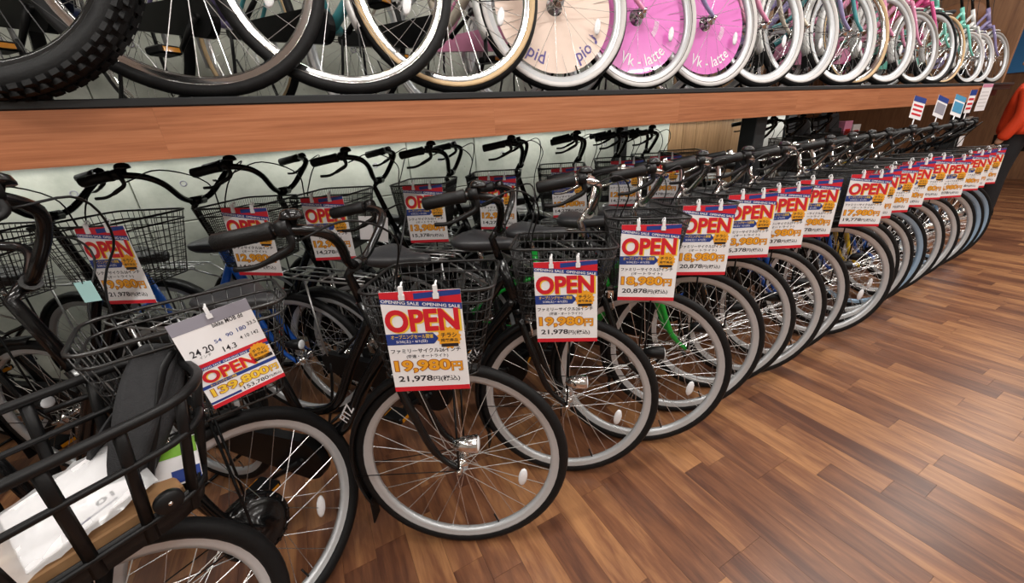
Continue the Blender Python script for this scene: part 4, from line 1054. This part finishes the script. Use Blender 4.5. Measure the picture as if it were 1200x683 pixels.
def bag(label, x, w, h):
    r = thing('shoulder_bag', label, 'bag', 'black bags on the cabinet', (x, 3.25, 0.742))
    rings = []
    for i in range(9):
        t = i/8; ww = w*(0.46+0.06*math.sin(PI*t))*(1 if t < 0.8 else 1-0.9*(t-0.8)); dd = 0.12*(1-0.45*t)
        rings.append([(ww*math.copysign(abs(math.cos(2*PI*k/20))**0.5, math.cos(2*PI*k/20)), dd*math.copysign(abs(math.sin(2*PI*k/20))**0.5, math.sin(2*PI*k/20)), h*t) for k in range(20)])
    q = MB(); q.loft(rings); q.build('body', CLOTH, r)
    q = MB(); q.rbox((0, -0.125, h*0.36), (w*0.6, 0.05, h*0.42), 0.012); q.build('pocket', CLOTH, r)
    q = MB(); q.tube(cat([(-w*0.25, -0.04, h*0.95), (-w*0.2, -0.04, h*1.12), (w*0.2, -0.04, h*1.12), (w*0.25, -0.04, h*0.95)], 5), 0.011, 6, flat=0.4); q.build('handle', BLACKM, r)
bag('wide black cloth bag on the low cabinet, left of three', 5.75, 0.50, 0.34)
bag('black cloth bag in the middle of three on the low cabinet', 6.40, 0.52, 0.42)
bag('tall black cloth bag on the low cabinet, right of three', 7.0, 0.46, 0.46)
for k, (mm, lab) in enumerate(((PINK, 'pink box on the low cabinet beside the black bags'), (WHITEP, 'white box on the low cabinet beside the pink box'))):
    r = thing('carton', lab, 'box', 'boxes on the cabinet', (7.42+0.27*k, 3.25, 0.742))
    m_ = MB(); m_.rbox((0, 0, 0.17-0.03*k), (0.22, 0.2, 0.34-0.06*k), 0.003); m_.build('carton_body', mm, r)
    m_ = MB(); m_.box((0, -0.1008, 0.17-0.03*k), (0.15, 0.001, 0.12)); m_.build('print', REDREF, r)
bn_ = thing('blue_banner', 'tall blue banner on the far right wall', 'banner', None, (10.47, 2.44, 1.62))
m_ = MB(); m_.box((0, 0, 0.6), (0.02, 0.52, 1.2)); m_.build('sheet', mat('banner_blue', srgb(70, 150, 220), 0.5, var=0.05), bn_)
m_ = MB(); m_.tube([(0, -0.28, 1.21), (0, 0.28, 1.21)], 0.015, 8); m_.build('rail', WHITEP, bn_)

# ------------------------------------------------------------------ the person at the far right
def skin_mesh(name, nodes, edges, m, parent=None, sub=2):
    me = bpy.data.meshes.new(name); me.from_pydata([n[:3] for n in nodes], edges, []); o = bpy.data.objects.new(name, me); COL.objects.link(o)
    mo = o.modifiers.new('skin', 'SKIN'); sv = me.skin_vertices[0].data
    for i, n in enumerate(nodes):
        rr = n[3]; sv[i].radius = (rr, rr) if not isinstance(rr, tuple) else rr
        sv[i].use_root = (i == 0)
    ms = o.modifiers.new('sub', 'SUBSURF'); ms.levels = sub; ms.render_levels = sub
    dg = bpy.context.evaluated_depsgraph_get(); nm = bpy.data.meshes.new_from_object(o.evaluated_get(dg)); bpy.data.objects.remove(o); bpy.data.meshes.remove(me)
    nm.name = name; nm.polygons.foreach_set('use_smooth', [True]*len(nm.polygons)); nm.materials.clear(); nm.materials.append(m)
    return link(name, nm, m, parent)
SKIN = mat('skin', srgb(206, 160, 132), 0.5, var=0.05); HAIR = mat('hair', srgb(30, 24, 22), 0.6, var=0.2, bump=0.4)
ORANGE = mat('orange_jacket', srgb(226, 66, 22), 0.7, var=0.06, scale=40, bump=0.3, bscale=120); TROU = mat('black_trousers', srgb(24, 24, 28), 0.8, var=0.15)
per = thing('person', 'person in an orange red jacket and black trousers standing at the right edge', 'person', None, (6.92, 1.40, 0), R_(100))
# faces local +x (turned away from the camera); y to the left
body = [(0, 0, 0.92, 0.12), (0, 0, 1.10, 0.125), (0.0, 0, 1.30, 0.13), (0, 0, 1.40, 0.075), (0.01, 0, 1.47, 0.052), (0.025, 0, 1.56, 0.085), (0.025, 0, 1.64, 0.085),
        (0, 0.17, 1.34, 0.055), (-0.02, 0.225, 1.08, 0.042), (0.07, 0.235, 0.86, 0.032), (0.09, 0.235, 0.80, 0.034),
        (0, -0.17, 1.34, 0.055), (-0.02, -0.225, 1.08, 0.042), (0.07, -0.235, 0.86, 0.032), (0.09, -0.235, 0.80, 0.034),
        (0, 0.09, 0.84, 0.085), (0.01, 0.10, 0.48, 0.058), (-0.01, 0.10, 0.10, 0.042), (0.10, 0.11, 0.04, 0.036),
        (0, -0.09, 0.84, 0.085), (0.01, -0.10, 0.48, 0.058), (-0.01, -0.10, 0.10, 0.042), (0.10, -0.11, 0.04, 0.036)]
be = [(0, 1), (1, 2), (2, 3), (3, 4), (4, 5), (5, 6), (2, 7), (7, 8), (8, 9), (9, 10), (2, 11), (11, 12), (12, 13), (13, 14), (0, 15), (15, 16), (16, 17), (17, 18), (0, 19), (19, 20), (20, 21), (21, 22)]
skin_mesh('body', body, be, SKIN, per)
for s_ in (-1, 1):
    for k, (dy, L) in enumerate(((-0.026, 0.062), (-0.009, 0.075), (0.009, 0.07), (0.026, 0.055))):
        x0, y0, z0 = 0.095+dy, s_*0.237, 0.765
        m_ = MB(); m_.tube(cat([(x0, y0, z0+0.02), (x0+0.006, y0, z0-L*0.45), (x0+0.012, y0-s_*0.012, z0-L*0.85), (x0+0.010, y0-s_*0.024, z0-L)], 3), [0.0092]*4+[0.0085]*4+[0.007]*2, 7); m_.build('finger', SKIN, per)
    m_ = MB(); m_.tube(cat([(0.10, s_*0.232, 0.80), (0.135, s_*0.228, 0.775), (0.145, s_*0.222, 0.74)], 3), [0.011]*3+[0.010]*3+[0.008], 7); m_.build('thumb', SKIN, per)
m_ = MB(); m_.ell((0.12, 0, 1.58), (0.018, 0.014, 0.022), 8, 6); m_.build('nose', SKIN, per)
for s_ in (-1, 1):
    m_ = MB(); m_.ell((0.103, s_*0.033, 1.605), (0.008, 0.013, 0.007), 8, 6); m_.build('eye', INK, per)
    m_ = MB(); m_.ell((0.015, s_*0.09, 1.59), (0.02, 0.012, 0.032), 8, 6); m_.build('ear', SKIN, per)
m_ = MB(); m_.ell((0.108, 0, 1.54), (0.006, 0.024, 0.006), 8, 6); m_.build('mouth', REDREF, per)
m_ = MB(); m_.ell((0.005, 0, 1.645), (0.108, 0.102, 0.09), 16, 10); m_.build('hair', HAIR, per)
jk = [(0, 0, 0.84, (0.165, 0.205)), (0, 0, 1.0, (0.15, 0.19)), (0.0, 0, 1.16, (0.15, 0.185)), (0.0, 0, 1.30, (0.135, 0.17)), (0, 0, 1.385, 0.09), (0.0, 0, 1.43, 0.072),
      (0, 0.19, 1.335, 0.082), (-0.02, 0.245, 1.08, 0.068), (0.05, 0.25, 0.90, 0.055), (0.07, 0.247, 0.845, 0.052),
      (0, -0.19, 1.335, 0.082), (-0.02, -0.245, 1.08, 0.068), (0.05, -0.25, 0.90, 0.055), (0.07, -0.247, 0.845, 0.052)]
skin_mesh('jacket', jk, [(0, 1), (1, 2), (2, 3), (3, 4), (4, 5), (3, 6), (6, 7), (7, 8), (8, 9), (3, 10), (10, 11), (11, 12), (12, 13)], ORANGE, per)
m_ = MB(); m_.tube(cat([(0.05, 0.10, 1.40), (-0.10, 0.06, 1.36), (-0.17, -0.03, 1.18), (-0.15, -0.15, 1.0), (-0.02, -0.215, 0.92)], 5), 0.02, 6, flat=0.3); m_.build('bag_strap', BLACKM, per)
tr = [(0, 0, 0.92, (0.13, 0.155)), (0, 0.09, 0.80, 0.11), (0.01, 0.105, 0.47, 0.085), (-0.01, 0.105, 0.10, 0.072), (-0.01, 0.105, 0.05, 0.07), (0, -0.09, 0.80, 0.11), (0.01, -0.105, 0.47, 0.085), (-0.01, -0.105, 0.10, 0.072), (-0.01, -0.105, 0.05, 0.07)]
skin_mesh('trousers', tr, [(0, 1), (1, 2), (2, 3), (3, 4), (0, 5), (5, 6), (6, 7), (7, 8)], TROU, per)
for s_ in (-1, 1):
    rings = []
    for x, w, h in ((-0.085, 0.02, 0.03), (-0.075, 0.038, 0.075), (-0.02, 0.043, 0.09), (0.06, 0.047, 0.07), (0.13, 0.046, 0.05), (0.175, 0.03, 0.035), (0.185, 0.012, 0.02)):
        rings.append([(x, s_*0.11+w*math.cos(a), max(0.0, h*0.5+h*0.55*math.sin(a))) for a in [2*PI*k/12 for k in range(12)]])
    m_ = MB(); m_.loft(rings); m_.build('shoe', BLACKM, per)
